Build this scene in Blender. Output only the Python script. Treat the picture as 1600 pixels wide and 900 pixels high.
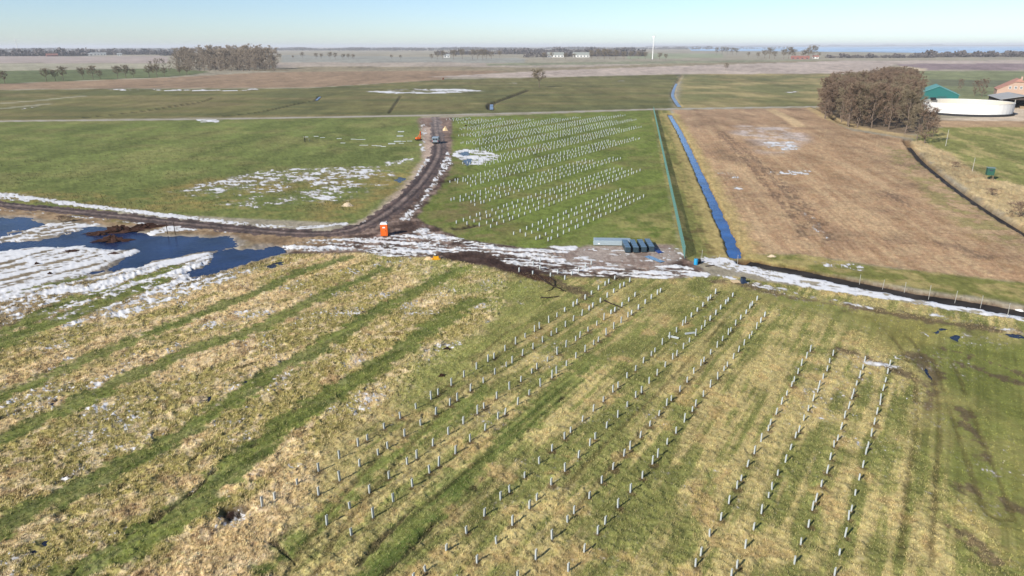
import bpy, bmesh, math, random
import numpy as np
from mathutils import Vector, Matrix

for o in list(bpy.data.objects):
    bpy.data.objects.remove(o, do_unlink=True)
scene = bpy.context.scene
COL = scene.collection
R = math.radians

# ------------------------------------------------------------------ camera, sky, sun, exposure
CAM_H = 30.0            # a drone thirty metres up
FPX = 1081.0            # focal length in photo pixels (1600 wide)
Y_HOR = 72.0
PITCH = math.atan((450 - Y_HOR) / FPX)
ROLL = R(-0.12)
SUN_EL, SUN_AZ = 29.0, 226.0      # azimuth clockwise from +Y

cam_d = bpy.data.cameras.new('camera')
cam = bpy.data.objects.new('camera', cam_d)
COL.objects.link(cam)
cam_d.sensor_width = 36.0
cam_d.lens = 36.0 * FPX / 1600.0
cam_d.clip_start = 0.5
cam_d.clip_end = 90000
cam.matrix_world = (Matrix.Translation((0, 0, CAM_H)) @ Matrix.Rotation(math.pi / 2 - PITCH, 4, 'X')
                    @ Matrix.Rotation(ROLL, 4, 'Z'))
scene.camera = cam

world = bpy.data.worlds.new('World')
scene.world = world
world.use_nodes = True
wn = world.node_tree
wn.nodes.clear()
sky = wn.nodes.new('ShaderNodeTexSky')
sky.sky_type = 'NISHITA'
sky.sun_disc = False
sky.sun_elevation = R(SUN_EL)
sky.sun_rotation = R(SUN_AZ)
sky.altitude = 0
sky.air_density = 0.7
sky.dust_density = 0.35
sky.ozone_density = 3.0
bg = wn.nodes.new('ShaderNodeBackground')
bg.inputs['Strength'].default_value = 0.085
wo = wn.nodes.new('ShaderNodeOutputWorld')
wn.links.new(sky.outputs[0], bg.inputs[0])
wn.links.new(bg.outputs[0], wo.inputs[0])

sun_d = bpy.data.lights.new('sun', 'SUN')
sun_d.energy = 4.2
sun_d.angle = R(0.5)
sun_d.color = (1.0, 0.95, 0.88)
sun = bpy.data.objects.new('sun', sun_d)
COL.objects.link(sun)
to_sun = Vector((math.sin(R(SUN_AZ)) * math.cos(R(SUN_EL)), math.cos(R(SUN_AZ)) * math.cos(R(SUN_EL)), math.sin(R(SUN_EL))))
sun.rotation_euler = to_sun.to_track_quat('Z', 'Y').to_euler()
sun.location = (0, 0, 60)

vs = scene.view_settings
vs.view_transform = 'Standard'
vs.look = 'None'
vs.gamma = 1.0
vs.exposure = 0.78
vs.use_curve_mapping = False
scene.render.engine = 'CYCLES'
scene.cycles.max_bounces = 6
scene.cycles.volume_bounces = 0
scene.cycles.use_denoising = True

# ------------------------------------------------------------------ photo point -> place on the ground
_cr, _sr = math.cos(ROLL), math.sin(ROLL)
_cp, _sp = math.cos(PITCH), math.sin(PITCH)

def G(px, py):
    px = np.asarray(px, float); py = np.asarray(py, float)
    u = px - 800.0; v = 450.0 - py
    u, v = u * _cr - v * _sr, u * _sr + v * _cr
    fy = FPX * _cp + v * _sp
    fz = -FPX * _sp + v * _cp
    t = -CAM_H / fz
    return np.stack([u * t, fy * t], -1)

def W(pts):
    a = np.array(pts, float)
    return G(a[:, 0], a[:, 1])

# direction of the rows of piles
TH = R(32.3)
DV = np.array([math.sin(TH), math.cos(TH)])
NV = np.array([math.cos(TH), -math.sin(TH)])

def lin(c):
    c = np.array(c, float) / 255.0
    return np.where(c <= 0.04045, c / 12.92, ((c + 0.055) / 1.055) ** 2.4)

# ------------------------------------------------------------------ noise
_rs = np.random.RandomState(11)
_TAB = _rs.rand(512 * 512).astype(np.float32)

def vnoise(x, y, seed=0):
    xi = np.floor(x); yi = np.floor(y)
    fx = (x - xi).astype(np.float32); fy = (y - yi).astype(np.float32)
    xi = xi.astype(np.int64) + seed * 131; yi = yi.astype(np.int64) + seed * 71
    fx = fx * fx * (3 - 2 * fx); fy = fy * fy * (3 - 2 * fy)
    def h(a, b):
        return _TAB[((a * 73 + b * 9176 + (a ^ b) * 2917) & 262143)]
    return (h(xi, yi) * (1 - fx) + h(xi + 1, yi) * fx) * (1 - fy) + (h(xi, yi + 1) * (1 - fx) + h(xi + 1, yi + 1) * fx) * fy

def fbm(x, y, seed=0, oct=4, gain=0.5):
    s = 0; a = 1.0; tot = 0
    for i in range(oct):
        s = s + a * vnoise(x * (2 ** i) + 17.3 * i, y * (2 ** i) - 9.1 * i, seed + i)
        tot += a; a *= gain
    return s / tot

def sstep(a, b, x):
    t = np.clip((x - a) / (b - a), 0, 1)
    return t * t * (3 - 2 * t)

# ------------------------------------------------------------------ ground grid: rings round the site, finer where it is nearer
py_rows = np.concatenate([np.arange(990, 180, -1.45), np.arange(180, 76.5, -1.1)])
r_rows = CAM_H / np.tan(PITCH + np.arctan((py_rows - 450) / FPX))
r_far = r_rows[-1] * np.geomspace(1.1, 60000 / r_rows[-1], 26)
r_all = np.concatenate([[2, 5, 9, 13, 17, 20, 23], r_rows, r_far])
a_fine = np.arange(-44.5, 44.51, 0.08)
a_mid = np.arange(45, 62, 0.6)
a_co = np.arange(66, 180.1, 6)
a_all = np.radians(np.concatenate([-a_co[::-1][1:], -a_mid[::-1], a_fine, a_mid, a_co]))
NR, NA = len(r_all), len(a_all)
RR, AA = np.meshgrid(r_all, a_all, indexing='ij')
X = (RR * np.sin(AA)).ravel(); Y = (RR * np.cos(AA)).ravel(); RAD = RR.ravel()
NVT = X.size
Tc = X * DV[0] + Y * DV[1]; Oc = X * NV[0] + Y * NV[1]

def seg_d(px_, py_, P, closed):
    best = np.full(px_.shape, 1e18); n = len(P)
    tt = np.zeros_like(px_); acc = 0.0
    for i in range(n if closed else n - 1):
        a = P[i]; b = P[(i + 1) % n]; d = b - a; L2 = d @ d + 1e-12
        t = np.clip(((px_ - a[0]) * d[0] + (py_ - a[1]) * d[1]) / L2, 0, 1)
        q = (px_ - a[0] - t * d[0]) ** 2 + (py_ - a[1] - t * d[1]) ** 2
        m = q < best
        best = np.where(m, q, best)
        L = math.sqrt(L2)
        tt = np.where(m, acc + t * L, tt); acc += L
    return np.sqrt(best), tt

def inside(px_, py_, P):
    c = np.zeros(px_.shape, bool); n = len(P); j = n - 1
    for i in range(n):
        a = P[i]; b = P[j]
        dy = (b[1] - a[1]) or 1e-12
        c ^= ((a[1] > py_) != (b[1] > py_)) & (px_ < (b[0] - a[0]) * (py_ - a[1]) / dy + a[0])
        j = i
    return c

def poly_idx(P, pad):
    return np.nonzero((X > P[:, 0].min() - pad) & (X < P[:, 0].max() + pad) & (Y > P[:, 1].min() - pad) & (Y < P[:, 1].max() + pad))[0]

def mask_poly(pts, w=0.5, namp=0.0, nsc=2.0, seed=3, world=False):
    """soft mask 0..1 of a polygon; edge width w metres, edge wobble namp metres"""
    P = np.array(pts, float) if world else W(pts)
    idx = poly_idx(P, w + namp * 2)
    m = np.zeros(NVT, np.float32)
    if idx.size == 0:
        return m
    x = X[idx]; y = Y[idx]
    d, _ = seg_d(x, y, P, True)
    sd = np.where(inside(x, y, P), d, -d)
    if namp:
        sd = sd + (fbm(x / nsc, y / nsc, seed, 4) - 0.5) * 2 * namp
    m[idx] = sstep(-w, w, sd)
    return m

def line_d(pts, pad, world=False):
    P = np.array(pts, float) if world else W(pts)
    idx = poly_idx(P, pad)
    d = np.full(NVT, 1e9); t = np.zeros(NVT)
    dd, tt = seg_d(X[idx], Y[idx], P, False)
    d[idx] = dd; t[idx] = tt
    return d, t

def smooth_line(pts, n=6):
    P = W(pts); out = []
    for i in range(len(P) - 1):
        p0 = P[max(i - 1, 0)]; p1 = P[i]; p2 = P[i + 1]; p3 = P[min(i + 2, len(P) - 1)]
        for k in range(n):
            t = k / n
            out.append(0.5 * ((2 * p1) + (-p0 + p2) * t + (2 * p0 - 5 * p1 + 4 * p2 - p3) * t * t + (-p0 + 3 * p1 - 3 * p2 + p3) * t ** 3))
    out.append(P[-1])
    return np.array(out)

def paint(m, c):
    c = lin(c) if not isinstance(c, np.ndarray) else c
    mm = np.asarray(m, np.float32)[:, None]
    C[:] = C * (1 - mm) + c * mm

# noise fields used all over
nA = fbm(X / 2.2, Y / 2.2, 5, 5)
nB = fbm(X / 9.0, Y / 9.0, 9, 4)
nC = fbm(X / 0.55, Y / 0.55, 15, 3)
nD = fbm(X / 40.0, Y / 40.0, 21, 4)
nHi = fbm(X / 0.6, Y / 1.3, 61, 3, 0.75)
nRow = fbm(Oc / 0.55, Tc / 9.0, 33, 4)           # streaks along the rows
nRow2 = fbm(Oc / 1.6, Tc / 22.0, 37, 4)
far_fade = 1 - sstep(120, 420, RAD)

C = np.zeros((NVT, 3)); C[:] = lin((158, 149, 128))
MOT = np.full(NVT, 0.62, np.float32)             # how mottled the surface is
TUF = np.full(NVT, 0.03, np.float32)             # tussock height

# ---- far fields (photo points of their corners)
def field(pts, c, w=3, namp=2, nsc=20):
    m = mask_poly(pts, w, namp, nsc)
    paint(m, c)
    return m

field([(-900, 100), (260, 99.5), (300, 106), (60, 110), (-900, 114)], (166, 160, 136))
field([(-900, 88), (262, 88), (262, 98.5), (-900, 99)], (172, 157, 146))
field([(440, 86), (820, 91), (820, 98), (440, 98)], (152, 150, 138))
field([(430, 97.5), (1000, 98), (1000, 104), (430, 106)], (172, 158, 142))
field([(760, 99), (1070, 95), (1300, 93), (1300, 96), (1060, 99), (760, 103)], (140, 140, 112))
field([(980, 84), (1130, 83), (1130, 90), (980, 92)], (148, 152, 122))
field([(-900, 112), (60, 110), (262, 106.5), (330, 112), (300, 117), (250, 121), (0, 131), (-900, 146)], (104, 112, 74))
field([(380, 110), (480, 104), (720, 104), (860, 106), (930, 104), (1060, 99), (1320, 94), (1320, 96), (1060, 103), (930, 108), (860, 110), (690, 121), (480, 113)], (146, 134, 108))
field([(-900, 149), (0, 131), (250, 122), (420, 112.5), (700, 110), (800, 111), (690, 122), (690, 125), (480, 137), (170, 138), (-900, 149)], (152, 129, 104))
field([(655, 121), (860, 110), (1060, 103), (1320, 95), (1650, 94), (1800, 96), (1800, 99), (1400, 100), (1380, 108), (1320, 116), (1070, 115.5), (860, 120.5)], (184, 168, 154))
field([(1400, 100), (1800, 98), (1800, 110), (1420, 109)], (146, 128, 126))
field([(1370, 106), (1420, 104), (1450, 108), (1440, 112), (1375, 111)], (205, 186, 158))
field([(1420, 111), (1800, 111), (1800, 168), (1440, 160), (1300, 130)], (132, 136, 98))
field([(1450, 124), (1800, 130), (1800, 140), (1450, 134)], (110, 112, 86))
md = field([(-900, 151), (170, 139), (480, 138), (700, 124), (860, 121), (1062, 116), (1060, 122), (1050, 145), (1052, 169), (650, 180), (0, 188), (-900, 198)], (116, 112, 70))
st = fbm(X / 60.0 + Y / 200, Y / 14.0, 41, 4)
paint(md * sstep(0.5, 0.75, st) * 0.7, (132, 120, 84))
paint(md * sstep(0.55, 0.3, st) * 0.5, (86, 94, 62))
for ln in ([(0, 162), (60, 157), (130, 150)], [(0, 170), (50, 165), (75, 162)]):
    d, _ = line_d(ln, 12); paint(np.where(d < 1e8, sstep(4, 1.5, d), 0) * 0.6, (176, 172, 150))
mo = field([(1068, 116), (1320, 115), (1300, 150), (1290, 167), (1056, 169), (1062, 140)], (136, 128, 86))
paint(mo * sstep(0.5, 0.7, fbm(X / 26, Y / 30, 43, 4)) * 0.8, (164, 148, 104))
paint(mo * sstep(0.52, 0.35, fbm(X / 26, Y / 30, 43, 4)) * 0.6, (106, 110, 70))

# ---- left green field
ml = mask_poly([(-900, 204), (0, 190), (655, 182), (672, 190), (678, 240), (640, 290), (560, 350), (0, 322), (-900, 262)], 0.8, 0.5)
paint(ml, (118, 125, 70))
paint(ml * sstep(0.48, 0.68, nB) * 0.55, (130, 126, 78))
paint(ml * sstep(0.5, 0.35, nB) * 0.45, (100, 112, 58))
mlow = mask_poly([(-900, 250), (0, 296), (200, 300), (330, 280), (560, 268), (650, 262), (650, 300), (560, 350), (0, 322), (-900, 262)], 6, 3, 8)
paint(mlow * ml * sstep(0.35, 0.7, nA * 0.5 + nB * 0.5) * 0.95, (140, 124, 74))
TUF = np.where(ml > 0.5, 0.05, TUF)

# ---- field with the far piles
mf = mask_poly([(690, 184), (1018, 172), (1068, 408), (900, 388), (820, 388), (720, 374), (645, 347), (690, 250)], 0.7, 0.5)
paint(mf, (110, 122, 58))
paint(mf * sstep(0.46, 0.62, nRow2) * 0.55, (122, 126, 70))
paint(mf * sstep(0.55, 0.75, nB) * 0.5, (128, 118, 74))
mfl = mask_poly([(655, 345), (690, 300), (706, 240), (720, 240), (716, 300), (770, 330), (800, 372), (720, 374)], 4, 3, 7)
paint(mfl * mf * sstep(0.3, 0.65, nA) * 0.85, (120, 108, 72))
mfr = mask_poly([(960, 340), (1050, 330), (1068, 408), (980, 386)], 3, 3, 6)
paint(mfr * mf * sstep(0.42, 0.6, nA) * 0.7, (150, 140, 88))
# ---- strip between fence and canal, banks
ms = mask_poly([(1016, 172), (1046, 172), (1150, 408), (1068, 408)], 0.6, 0.4)
paint(ms, (122, 122, 68))
paint(ms * sstep(0.45, 0.65, fbm((X - Y * 0.17) / 1.4, Y / 18, 47, 4)) * 0.8, (162, 148, 92))
paint(ms * sstep(0.63, 0.72, nA) * 0.7, (96, 80, 52))
# ---- tan stubble field on the right
mt = mask_poly([(1052, 172), (1290, 168), (1282, 182), (1330, 204), (1420, 218), (1436, 240), (1500, 300), (1600, 367), (1900, 520), (1900, 505), (1600, 442), (1400, 420), (1250, 398), (1162, 398)], 1.0, 0.8)
paint(mt, (178, 146, 112))
ct, sn_ = math.cos(R(10)), math.sin(R(10))
sx, sy = X * ct - Y * sn_, X * sn_ + Y * ct
nT = fbm(sx / 1.5, sy / 26, 51, 5)
paint(mt * sstep(0.45, 0.8, nT) * 0.6, (156, 126, 92))
paint(mt * sstep(0.52, 0.3, nT) * 0.6, (200, 172, 132))
paint(mt * sstep(0.52, 0.66, nHi) * 0.45, (132, 104, 78)); paint(mt * sstep(0.5, 0.36, nA) * 0.4, (206, 178, 138))
MOT = np.where(mt > 0.5, 0.8, MOT)
paint(mt * sstep(0.55, 0.75, nB) * 0.45, (140, 116, 94))
paint(mt * sstep(200, 330, Y) * 0.5, (158, 132, 108))
furrow = 0.5 + 0.5 * np.sin(sx * 2 * math.pi / 0.9)
paint(mt * furrow * 0.25 * sstep(0.4, 0.6, nB), (120, 92, 66))
for ln, wd in (([(1128, 205), (1180, 250), (1240, 318), (1300, 375)], 0.8), ([(1120, 205), (1165, 250), (1215, 312), (1262, 372)], 0.7),
               ([(1200, 262), (1250, 312), (1290, 352)], 0.5), ([(1380, 298), (1402, 312), (1420, 322)], 0.9), ([(1470, 380), (1510, 392), (1535, 402)], 1.4)):
    d, _ = line_d(ln, 6)
    paint(np.where(d < 1e8, sstep(wd * 1.3, wd * 0.3, d + (nHi - 0.5) * 4), 0) * 0.5, (100, 82, 70))
d, _ = line_d([(1205, 172), (1232, 185), (1250, 198)], 8)
paint(np.where(d < 1e8, sstep(3.4, 1.6, d), 0) * 0.6, (212, 186, 142))
mfrost = mask_poly([(1145, 203), (1165, 196), (1235, 198), (1258, 212), (1250, 232), (1225, 243), (1190, 236), (1175, 222)], 4, 5, 12)
paint(mfrost * sstep(0.4, 0.62, nA * 0.4 + nB * 0.6) * 0.75, (196, 184, 176))
TUF = np.where(mt > 0.5, 0.08, TUF)
mg = mask_poly([(1380, 228), (1440, 240), (1530, 318), (1600, 366), (1600, 395), (1500, 360), (1440, 300), (1400, 262)], 2.5, 2, 5)
paint(mg * mt * sstep(0.4, 0.6, nA) * 0.8, (140, 132, 84))
# verge and banks below it
mv = mask_poly([(1160, 398), (1250, 398), (1400, 420), (1600, 442), (1900, 490), (1900, 540), (1600, 476), (1400, 446), (1250, 420), (1162, 406)], 0.8, 0.6)
paint(mv, (124, 124, 66)); paint(mv * sstep(0.45, 0.65, nA) * 0.7, (166, 148, 98))
# farm side
mr = mask_poly([(1424, 216), (1442, 202), (1500, 196), (1900, 190), (1900, 420), (1600, 338), (1530, 285), (1470, 245)], 1.5, 1.2)
paint(mr, (136, 136, 78))
paint(mr * sstep(0.47, 0.6, fbm(sx / 3, sy / 14, 57, 4)) * 0.85, (172, 158, 104))
mreed = mask_poly([(1420, 222), (1440, 220), (1478, 238), (1540, 278), (1600, 290), (1680, 320), (1800, 420), (1700, 420), (1600, 358), (1530, 312), (1450, 250)], 1.0, 1.4, 4)
paint(mreed, (192, 170, 126)); paint(mreed * sstep(0.5, 0.7, nA) * 0.6, (156, 128, 92))
TUF = np.where(mreed > 0.5, 0.3, TUF)
my = mask_poly([(1440, 186), (1570, 190), (1900, 192), (1900, 165), (1570, 165), (1545, 183)], 1.5, 1)
paint(my, (204, 186, 162))
paint(mask_poly([(1440, 188), (1900, 192), (1900, 198), (1440, 199)], 1.5, 1.5, 5) * 0.9, (176, 146, 112))
mund = mask_poly([(1284, 182), (1300, 160), (1440, 140), (1470, 160), (1450, 210), (1400, 212), (1330, 200)], 3, 3, 8)
paint(mund * 0.9, (122, 104, 82))
d, _ = line_d([(1268, 168), (1300, 186), (1340, 200), (1425, 214)], 12)
paint(np.where(d < 1e8, sstep(4.5, 2, d + (nA - 0.5) * 3), 0) * 0.9, (186, 162, 118))

# ---- near field
mn = mask_poly([(-1400, 700), (-700, 520), (0, 455), (260, 415), (450, 395), (560, 395), (700, 405), (800, 424), (900, 432), (1060, 434), (1140, 432), (1250, 447), (1600, 500), (2000, 580), (2600, 900), (2600, 2500), (-1400, 2500)], 0.5, 0.5)
paint(mn, (146, 140, 86))
TUF = np.where(mn > 0.5, 0.07, TUF); MOT = np.where(mn > 0.5, 0.8, MOT)
# piles area: straw and green mixed, streaked along the rows
mix = 0.45 * nRow + 0.3 * nA + 0.25 * nB
paint(mn * sstep(0.46, 0.56, mix) * 0.85, (180, 164, 112))
paint(mn * sstep(0.5, 0.40, mix) * 0.8, (120, 124, 68))
paint(mn * sstep(0.62, 0.7, nA) * 0.45, (150, 122, 82))
# smooth green on the far right
mgr = mask_poly([(1180, 460), (1300, 470), (1500, 512), (1900, 600), (2600, 900), (2600, 2500), (1620, 960), (1560, 820), (1440, 700), (1450, 560), (1300, 500)], 4.0, 2.5, 8)
paint(mgr * mn * 0.85, (124, 124, 68)); paint(mgr * mn * sstep(0.5, 0.7, nB) * 0.7, (146, 138, 78))
paint(mgr * mn * sstep(0.53, 0.4, nB) * 0.5, (112, 120, 58))
TUF = np.where(mgr > 0.5, 0.03, TUF); MOT = np.where(mgr > 0.5, 0.45, MOT)
# dull wheel-worn green near the heads of the rows
mgh = mask_poly([(880, 432), (1240, 446), (1180, 520), (960, 560), (700, 560), (740, 430)], 5, 3, 6)
paint(mgh * mn * sstep(0.4, 0.6, nB) * 0.55, (116, 120, 62))
TUF = np.where(mgh > 0.5, 0.045, TUF)
# left straw strips
mleft = mask_poly([(-1400, 700), (-700, 520), (0, 455), (260, 415), (450, 395), (560, 395), (700, 405), (800, 426), (770, 500), (640, 600), (480, 720), (420, 900), (380, 1200), (-1400, 2500)], 1.6, 1.5, 4)
paint(mleft * mn * 0.92, (210, 184, 138))
paint(mleft * mn * sstep(0.5, 0.66, nC * 0.6 + nA * 0.4) * 0.5, (176, 150, 104))
paint(mleft * mn * sstep(0.56, 0.46, nRow2 * 0.35 + nA * 0.3 + nB * 0.35) * 0.85, (148, 140, 78))
paint(mleft * mn * sstep(0.62, 0.72, nA) * 0.6, (112, 88, 60))
mgreen2 = mask_poly([(560, 395), (700, 405), (800, 426), (860, 470), (760, 560), (640, 640), (600, 600), (720, 500), (640, 440)], 3, 2.5, 5)
paint(mgreen2 * mn * sstep(0.38, 0.56, nA * 0.5 + nB * 0.5) * 0.85, (132, 136, 74))
paint(mleft * mn * sstep(0.60, 0.68, fbm(X / 0.9, Y / 0.9, 63, 3)) * 0.55, (232, 208, 170))
TUF = np.where((mleft > 0.5) & (mn > 0.5), 0.105, TUF)
GREEN = np.zeros(NVT, np.float32)
def stripe(pts, w, c=(100, 112, 54), amt=0.82):
    global TUF, GREEN
    d, _ = line_d(smooth_line(pts), 12, True)
    dd = d + (fbm(X / 1.0, Y / 1.0, 67, 5, 0.65) - 0.5) * 3.4 + 0.15
    m = np.where(d < 1e8, sstep(w + 0.5, w - 0.45, dd), 0).astype(np.float32)
    paint(m * amt, c)
    paint(m * sstep(0.5, 0.62, nRow) * 0.55, (120, 128, 64)); paint(m * sstep(0.48, 0.38, nRow) * 0.5, (74, 90, 40))
    TUF = TUF * (1 - m * 0.5)
    GREEN = np.maximum(GREEN, m)
stripe([(-160, 502), (0, 462), (125, 434)], 1.0)
stripe([(-300, 650), (0, 537), (100, 497), (200, 457), (250, 440)], 1.9)
stripe([(-300, 600), (0, 520), (100, 473), (200, 446), (272, 417)], 1.3)
stripe([(-300, 740), (0, 620), (150, 557), (250, 517), (400, 457), (470, 425), (540, 403)], 1.25)
stripe([(-200, 800), (0, 690), (50, 662), (200, 592), (312, 542), (400, 515), (487, 470), (530, 452), (600, 420)], 1.35)
stripe([(-200, 930), (0, 825), (175, 737), (285, 678), (400, 600), (500, 542), (575, 495), (650, 455), (720, 420)], 1.35)
stripe([(30, 960), (125, 895), (225, 840), (312, 780), (395, 707), (470, 650), (575, 582), (650, 530), (737, 470)], 1.5)
stripe([(420, 890), (520, 800), (580, 740), (680, 665), (760, 605)], 0.7, amt=0.8)
stripe([(540, 960), (620, 850), (700, 765), (800, 680), (860, 620), (920, 560)], 1.2, (98, 112, 54), 0.65)
# dark wet furrows left of each strip
WET = np.zeros(NVT, np.float32)
FUR = np.zeros(NVT, np.float32)
for ln in ([(-100, 640), (0, 590), (120, 545), (220, 505)], [(0, 655), (100, 610), (180, 575), (330, 505), (420, 472)],
           [(-100, 770), (0, 735), (90, 700), (180, 665), (260, 628), (330, 590), (400, 566)], [(-60, 880), (0, 858), (60, 830), (100, 800), (190, 760), (290, 720)],
           [(240, 815), (300, 770), (360, 715), (440, 680), (520, 660), (570, 640)], [(300, 720), (390, 650), (470, 600), (560, 545)],
           [(560, 880), (640, 800), (720, 730), (800, 650)], [(600, 900), (700, 800), (790, 710), (880, 620)], [(0, 800), (120, 740), (210, 690)],
           [(110, 900), (150, 860), (215, 830)], [(428, 848), (445, 862), (462, 882)]):
    d, t = line_d(smooth_line(ln), 5, True)
    f = np.where(d < 1e8, sstep(0.24, 0.05, d + (nA - 0.5) * 1.1), 0) * sstep(0.47, 0.6, fbm(t / 3.0, t * 0, 71, 3))
    FUR = np.maximum(FUR, f.astype(np.float32))
paint(FUR * 0.75, (58, 50, 38))
lines = fbm(Oc / 0.32, Tc / 16.0, 73, 3, 0.65) - 0.5
mln = mask_poly([(380, 960), (520, 790), (700, 660), (860, 560), (940, 600), (800, 760), (690, 900), (660, 960)], 3, 2, 5)
C *= np.clip(1 + mn * lines * (0.5 + 1.1 * mln), 0.4, 1.6)[:, None]
# muddy traces on the right
for ln, wd in (([(1450, 640), (1458, 600), (1445, 560), (1420, 555)], 0.9), ([(1500, 760), (1555, 775), (1600, 800), (1650, 830)], 0.7), ([(1500, 835), (1530, 850), (1560, 875)], 0.7),
               ([(1470, 560), (1540, 580), (1620, 610)], 0.35), ([(1480, 545), (1560, 570), (1640, 605)], 0.3), ([(1500, 640), (1530, 690), (1545, 720)], 0.5),
               ([(1330, 480), (1480, 505), (1620, 525)], 1.0), ([(1180, 452), (1260, 468), (1340, 482)], 0.9), ([(830, 425), (850, 434), (890, 450), (915, 462)], 0.8),
               ([(1120, 440), (1180, 448)], 1.0), ([(1310, 548), (1345, 556), (1400, 580), (1450, 600)], 0.9)):
    d, _ = line_d(smooth_line(ln), 6, True)
    paint(np.where(d < 1e8, sstep(wd * 1.2, wd * 0.2, d + (nA - 0.5) * 2.4 + (nC - 0.5) * 2.0), 0) * 0.75, (100, 82, 68))
# the dark scraped hole at the lower left
HOLE = mask_poly([(342, 806), (352, 793), (368, 790), (386, 795), (378, 812), (352, 818)], 0.5, 0.4, 0.7)
paint(HOLE, (46, 32, 26))
d, _ = line_d([(800, 422), (815, 426), (850, 436)], 5); paint(np.where(d < 1e8, sstep(1.6, 0.5, d + (nA - .5) * 2), 0), (78, 56, 44))

# ---- mud, track surroundings and the working area
mm = mask_poly([(655, 184), (706, 184), (704, 236), (706, 262), (690, 290), (650, 340), (720, 374), (830, 390), (930, 386), (1040, 384), (1075, 404), (1110, 428), (1060, 434), (900, 432), (800, 424), (700, 405), (560, 396), (450, 396), (430, 384), (500, 368), (580, 345), (640, 290), (672, 248), (664, 215)], 0.6, 0.9, 2.5)
paint(mm, (104, 86, 76))
paint(mm * sstep(0.5, 0.65, nA) * 0.7, (150, 130, 116)); paint(mm * sstep(0.5, 0.38, nA) * 0.6, (66, 52, 46))
paint(mask_poly([(650, 184), (706, 184), (704, 236), (680, 262), (655, 268), (665, 230)], 1, 1.2, 4) * 0.75, (142, 120, 106))
mpad = mask_poly([(880, 396), (920, 384), (1050, 384), (1060, 400), (1040, 414), (960, 420), (890, 414)], 1.2, 1.0, 3)
paint(mpad, (172, 158, 146)); paint(mpad * sstep(0.48, 0.62, nA) * 0.7, (118, 98, 86)); paint(mpad * sstep(0.54, 0.7, nHi) * 0.5, (92, 74, 64))
mdk = mask_poly([(690, 404), (720, 398), (800, 404), (860, 412), (900, 426), (1000, 432), (960, 436), (890, 434), (800, 426)], 1.0, 1.2, 3)
paint(mdk * 0.85, (62, 46, 40))
d, _ = line_d(smooth_line([(575, 350), (612, 322), (645, 288), (664, 260), (672, 240), (668, 200)]), 8, True)
paint(np.where(d < 1e8, sstep(3.2, 1.0, d + (nA - 0.5) * 3), 0) * 0.8, (190, 168, 150))
msh = mask_poly([(-500, 268), (0, 322), (250, 346), (430, 364), (560, 372), (450, 396), (370, 372), (250, 362), (100, 345), (0, 338), (-500, 292)], 0.8, 0.7, 2)
paint(msh, (134, 112, 86)); paint(msh * sstep(0.48, 0.62, nA) * 0.6, (164, 140, 108)); paint(msh * sstep(0.6, 0.7, nB) * 0.8, (112, 104, 58))
mps = mask_poly([(-900, 300), (0, 335), (100, 345), (250, 360), (370, 370), (450, 390), (430, 402), (330, 440), (240, 465), (120, 500), (0, 520), (-900, 520)], 1.5, 1.5, 4)
paint(mps * (1 - GREEN) * 0.7, (120, 104, 78))
TUF = np.where(mm > 0.5, 0.07, TUF); TUF = np.where(mpad > 0.5, 0.025, TUF)

# ---- long ditches: real trenches
H = np.zeros(NVT)
DITCH = []
def trench(pts, half, depth, bank, dark=(92, 72, 50), amt=0.7, smooth=True, wa=None):
    global H, TUF
    P = smooth_line(pts) if smooth else W(pts)
    d, t = line_d(P, half + bank + 4, True)
    wob = (fbm(X / 1.5, Y / 2.2, 77, 4, 0.65) - 0.5) * (wa or min(1.6, half * 1.3))
    prof = sstep(half + bank, half * 0.7, d + wob)
    H -= np.where(d < 1e8, prof * depth, 0)
    b = np.where(d < 1e8, sstep(half + bank + 0.3, half, d + wob), 0)
    paint(b * amt, dark)
    TUF = TUF * (1 - b * 0.6)
    DITCH.append((P, half, depth))
    return d, t
d, _ = line_d(smooth_line([(1047, 178), (1062, 205), (1078, 238), (1100, 285), (1122, 332), (1140, 370), (1152, 400)]), 12, True)
paint(np.where(d < 1e8, sstep(5.0, 2.2, d + (nA - 0.5) * 3), 0) * 0.8 * (np.arange(NVT) >= 0), (178, 158, 104))
trench([(1046, 178), (1062, 205), (1078, 238), (1100, 285), (1122, 332), (1139, 370), (1150, 400)], 0.68, 0.9, 0.75, (112, 92, 58), 0.8)
trench([(1066, 117), (1057, 130), (1051, 146), (1056, 158), (1063, 167)], 0.9, 0.8, 1.0, (150, 132, 96), 0.6)
trench([(826, 140), (795, 152), (768, 162), (768, 171)], 1.6, 0.8, 0.8, (70, 62, 44), 0.8)
trench([(1416, 218), (1421, 228), (1440, 250), (1470, 275), (1500, 298), (1540, 325), (1600, 362), (1680, 410), (1800, 480)], 0.45, 0.9, 1.0, (96, 76, 54), 0.75, wa=1.3)
trench([(1168, 409), (1250, 424), (1330, 441), (1420, 459), (1500, 471), (1600, 488), (1750, 516), (1900, 545)], 1.2, 0.8, 0.8, (78, 54, 38), 0.95)
trench([(500, 150), (493, 157), (470, 161), (400, 176), (340, 182)], 0.9, 0.6, 0.6, (66, 62, 44), 0.8)
trench([(332, 153), (318, 158), (285, 164), (220, 174), (130, 184)], 0.6, 0.5, 0.6, (70, 64, 44), 0.8)
trench([(626, 150), (616, 165), (608, 177)], 0.5, 0.4, 0.5, (72, 66, 46), 0.7)
trench([(1270, 167), (1290, 176), (1310, 190), (1340, 199)], 0.6, 0.7, 0.7, (92, 78, 54), 0.8)
trench([(690, 284), (705, 282), (716, 277)], 0.4, 0.35, 0.4, (60, 52, 40), 0.9)
trench([(712, 357), (724, 356), (743, 352)], 0.35, 0.3, 0.4, (60, 52, 44), 0.9)

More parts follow.
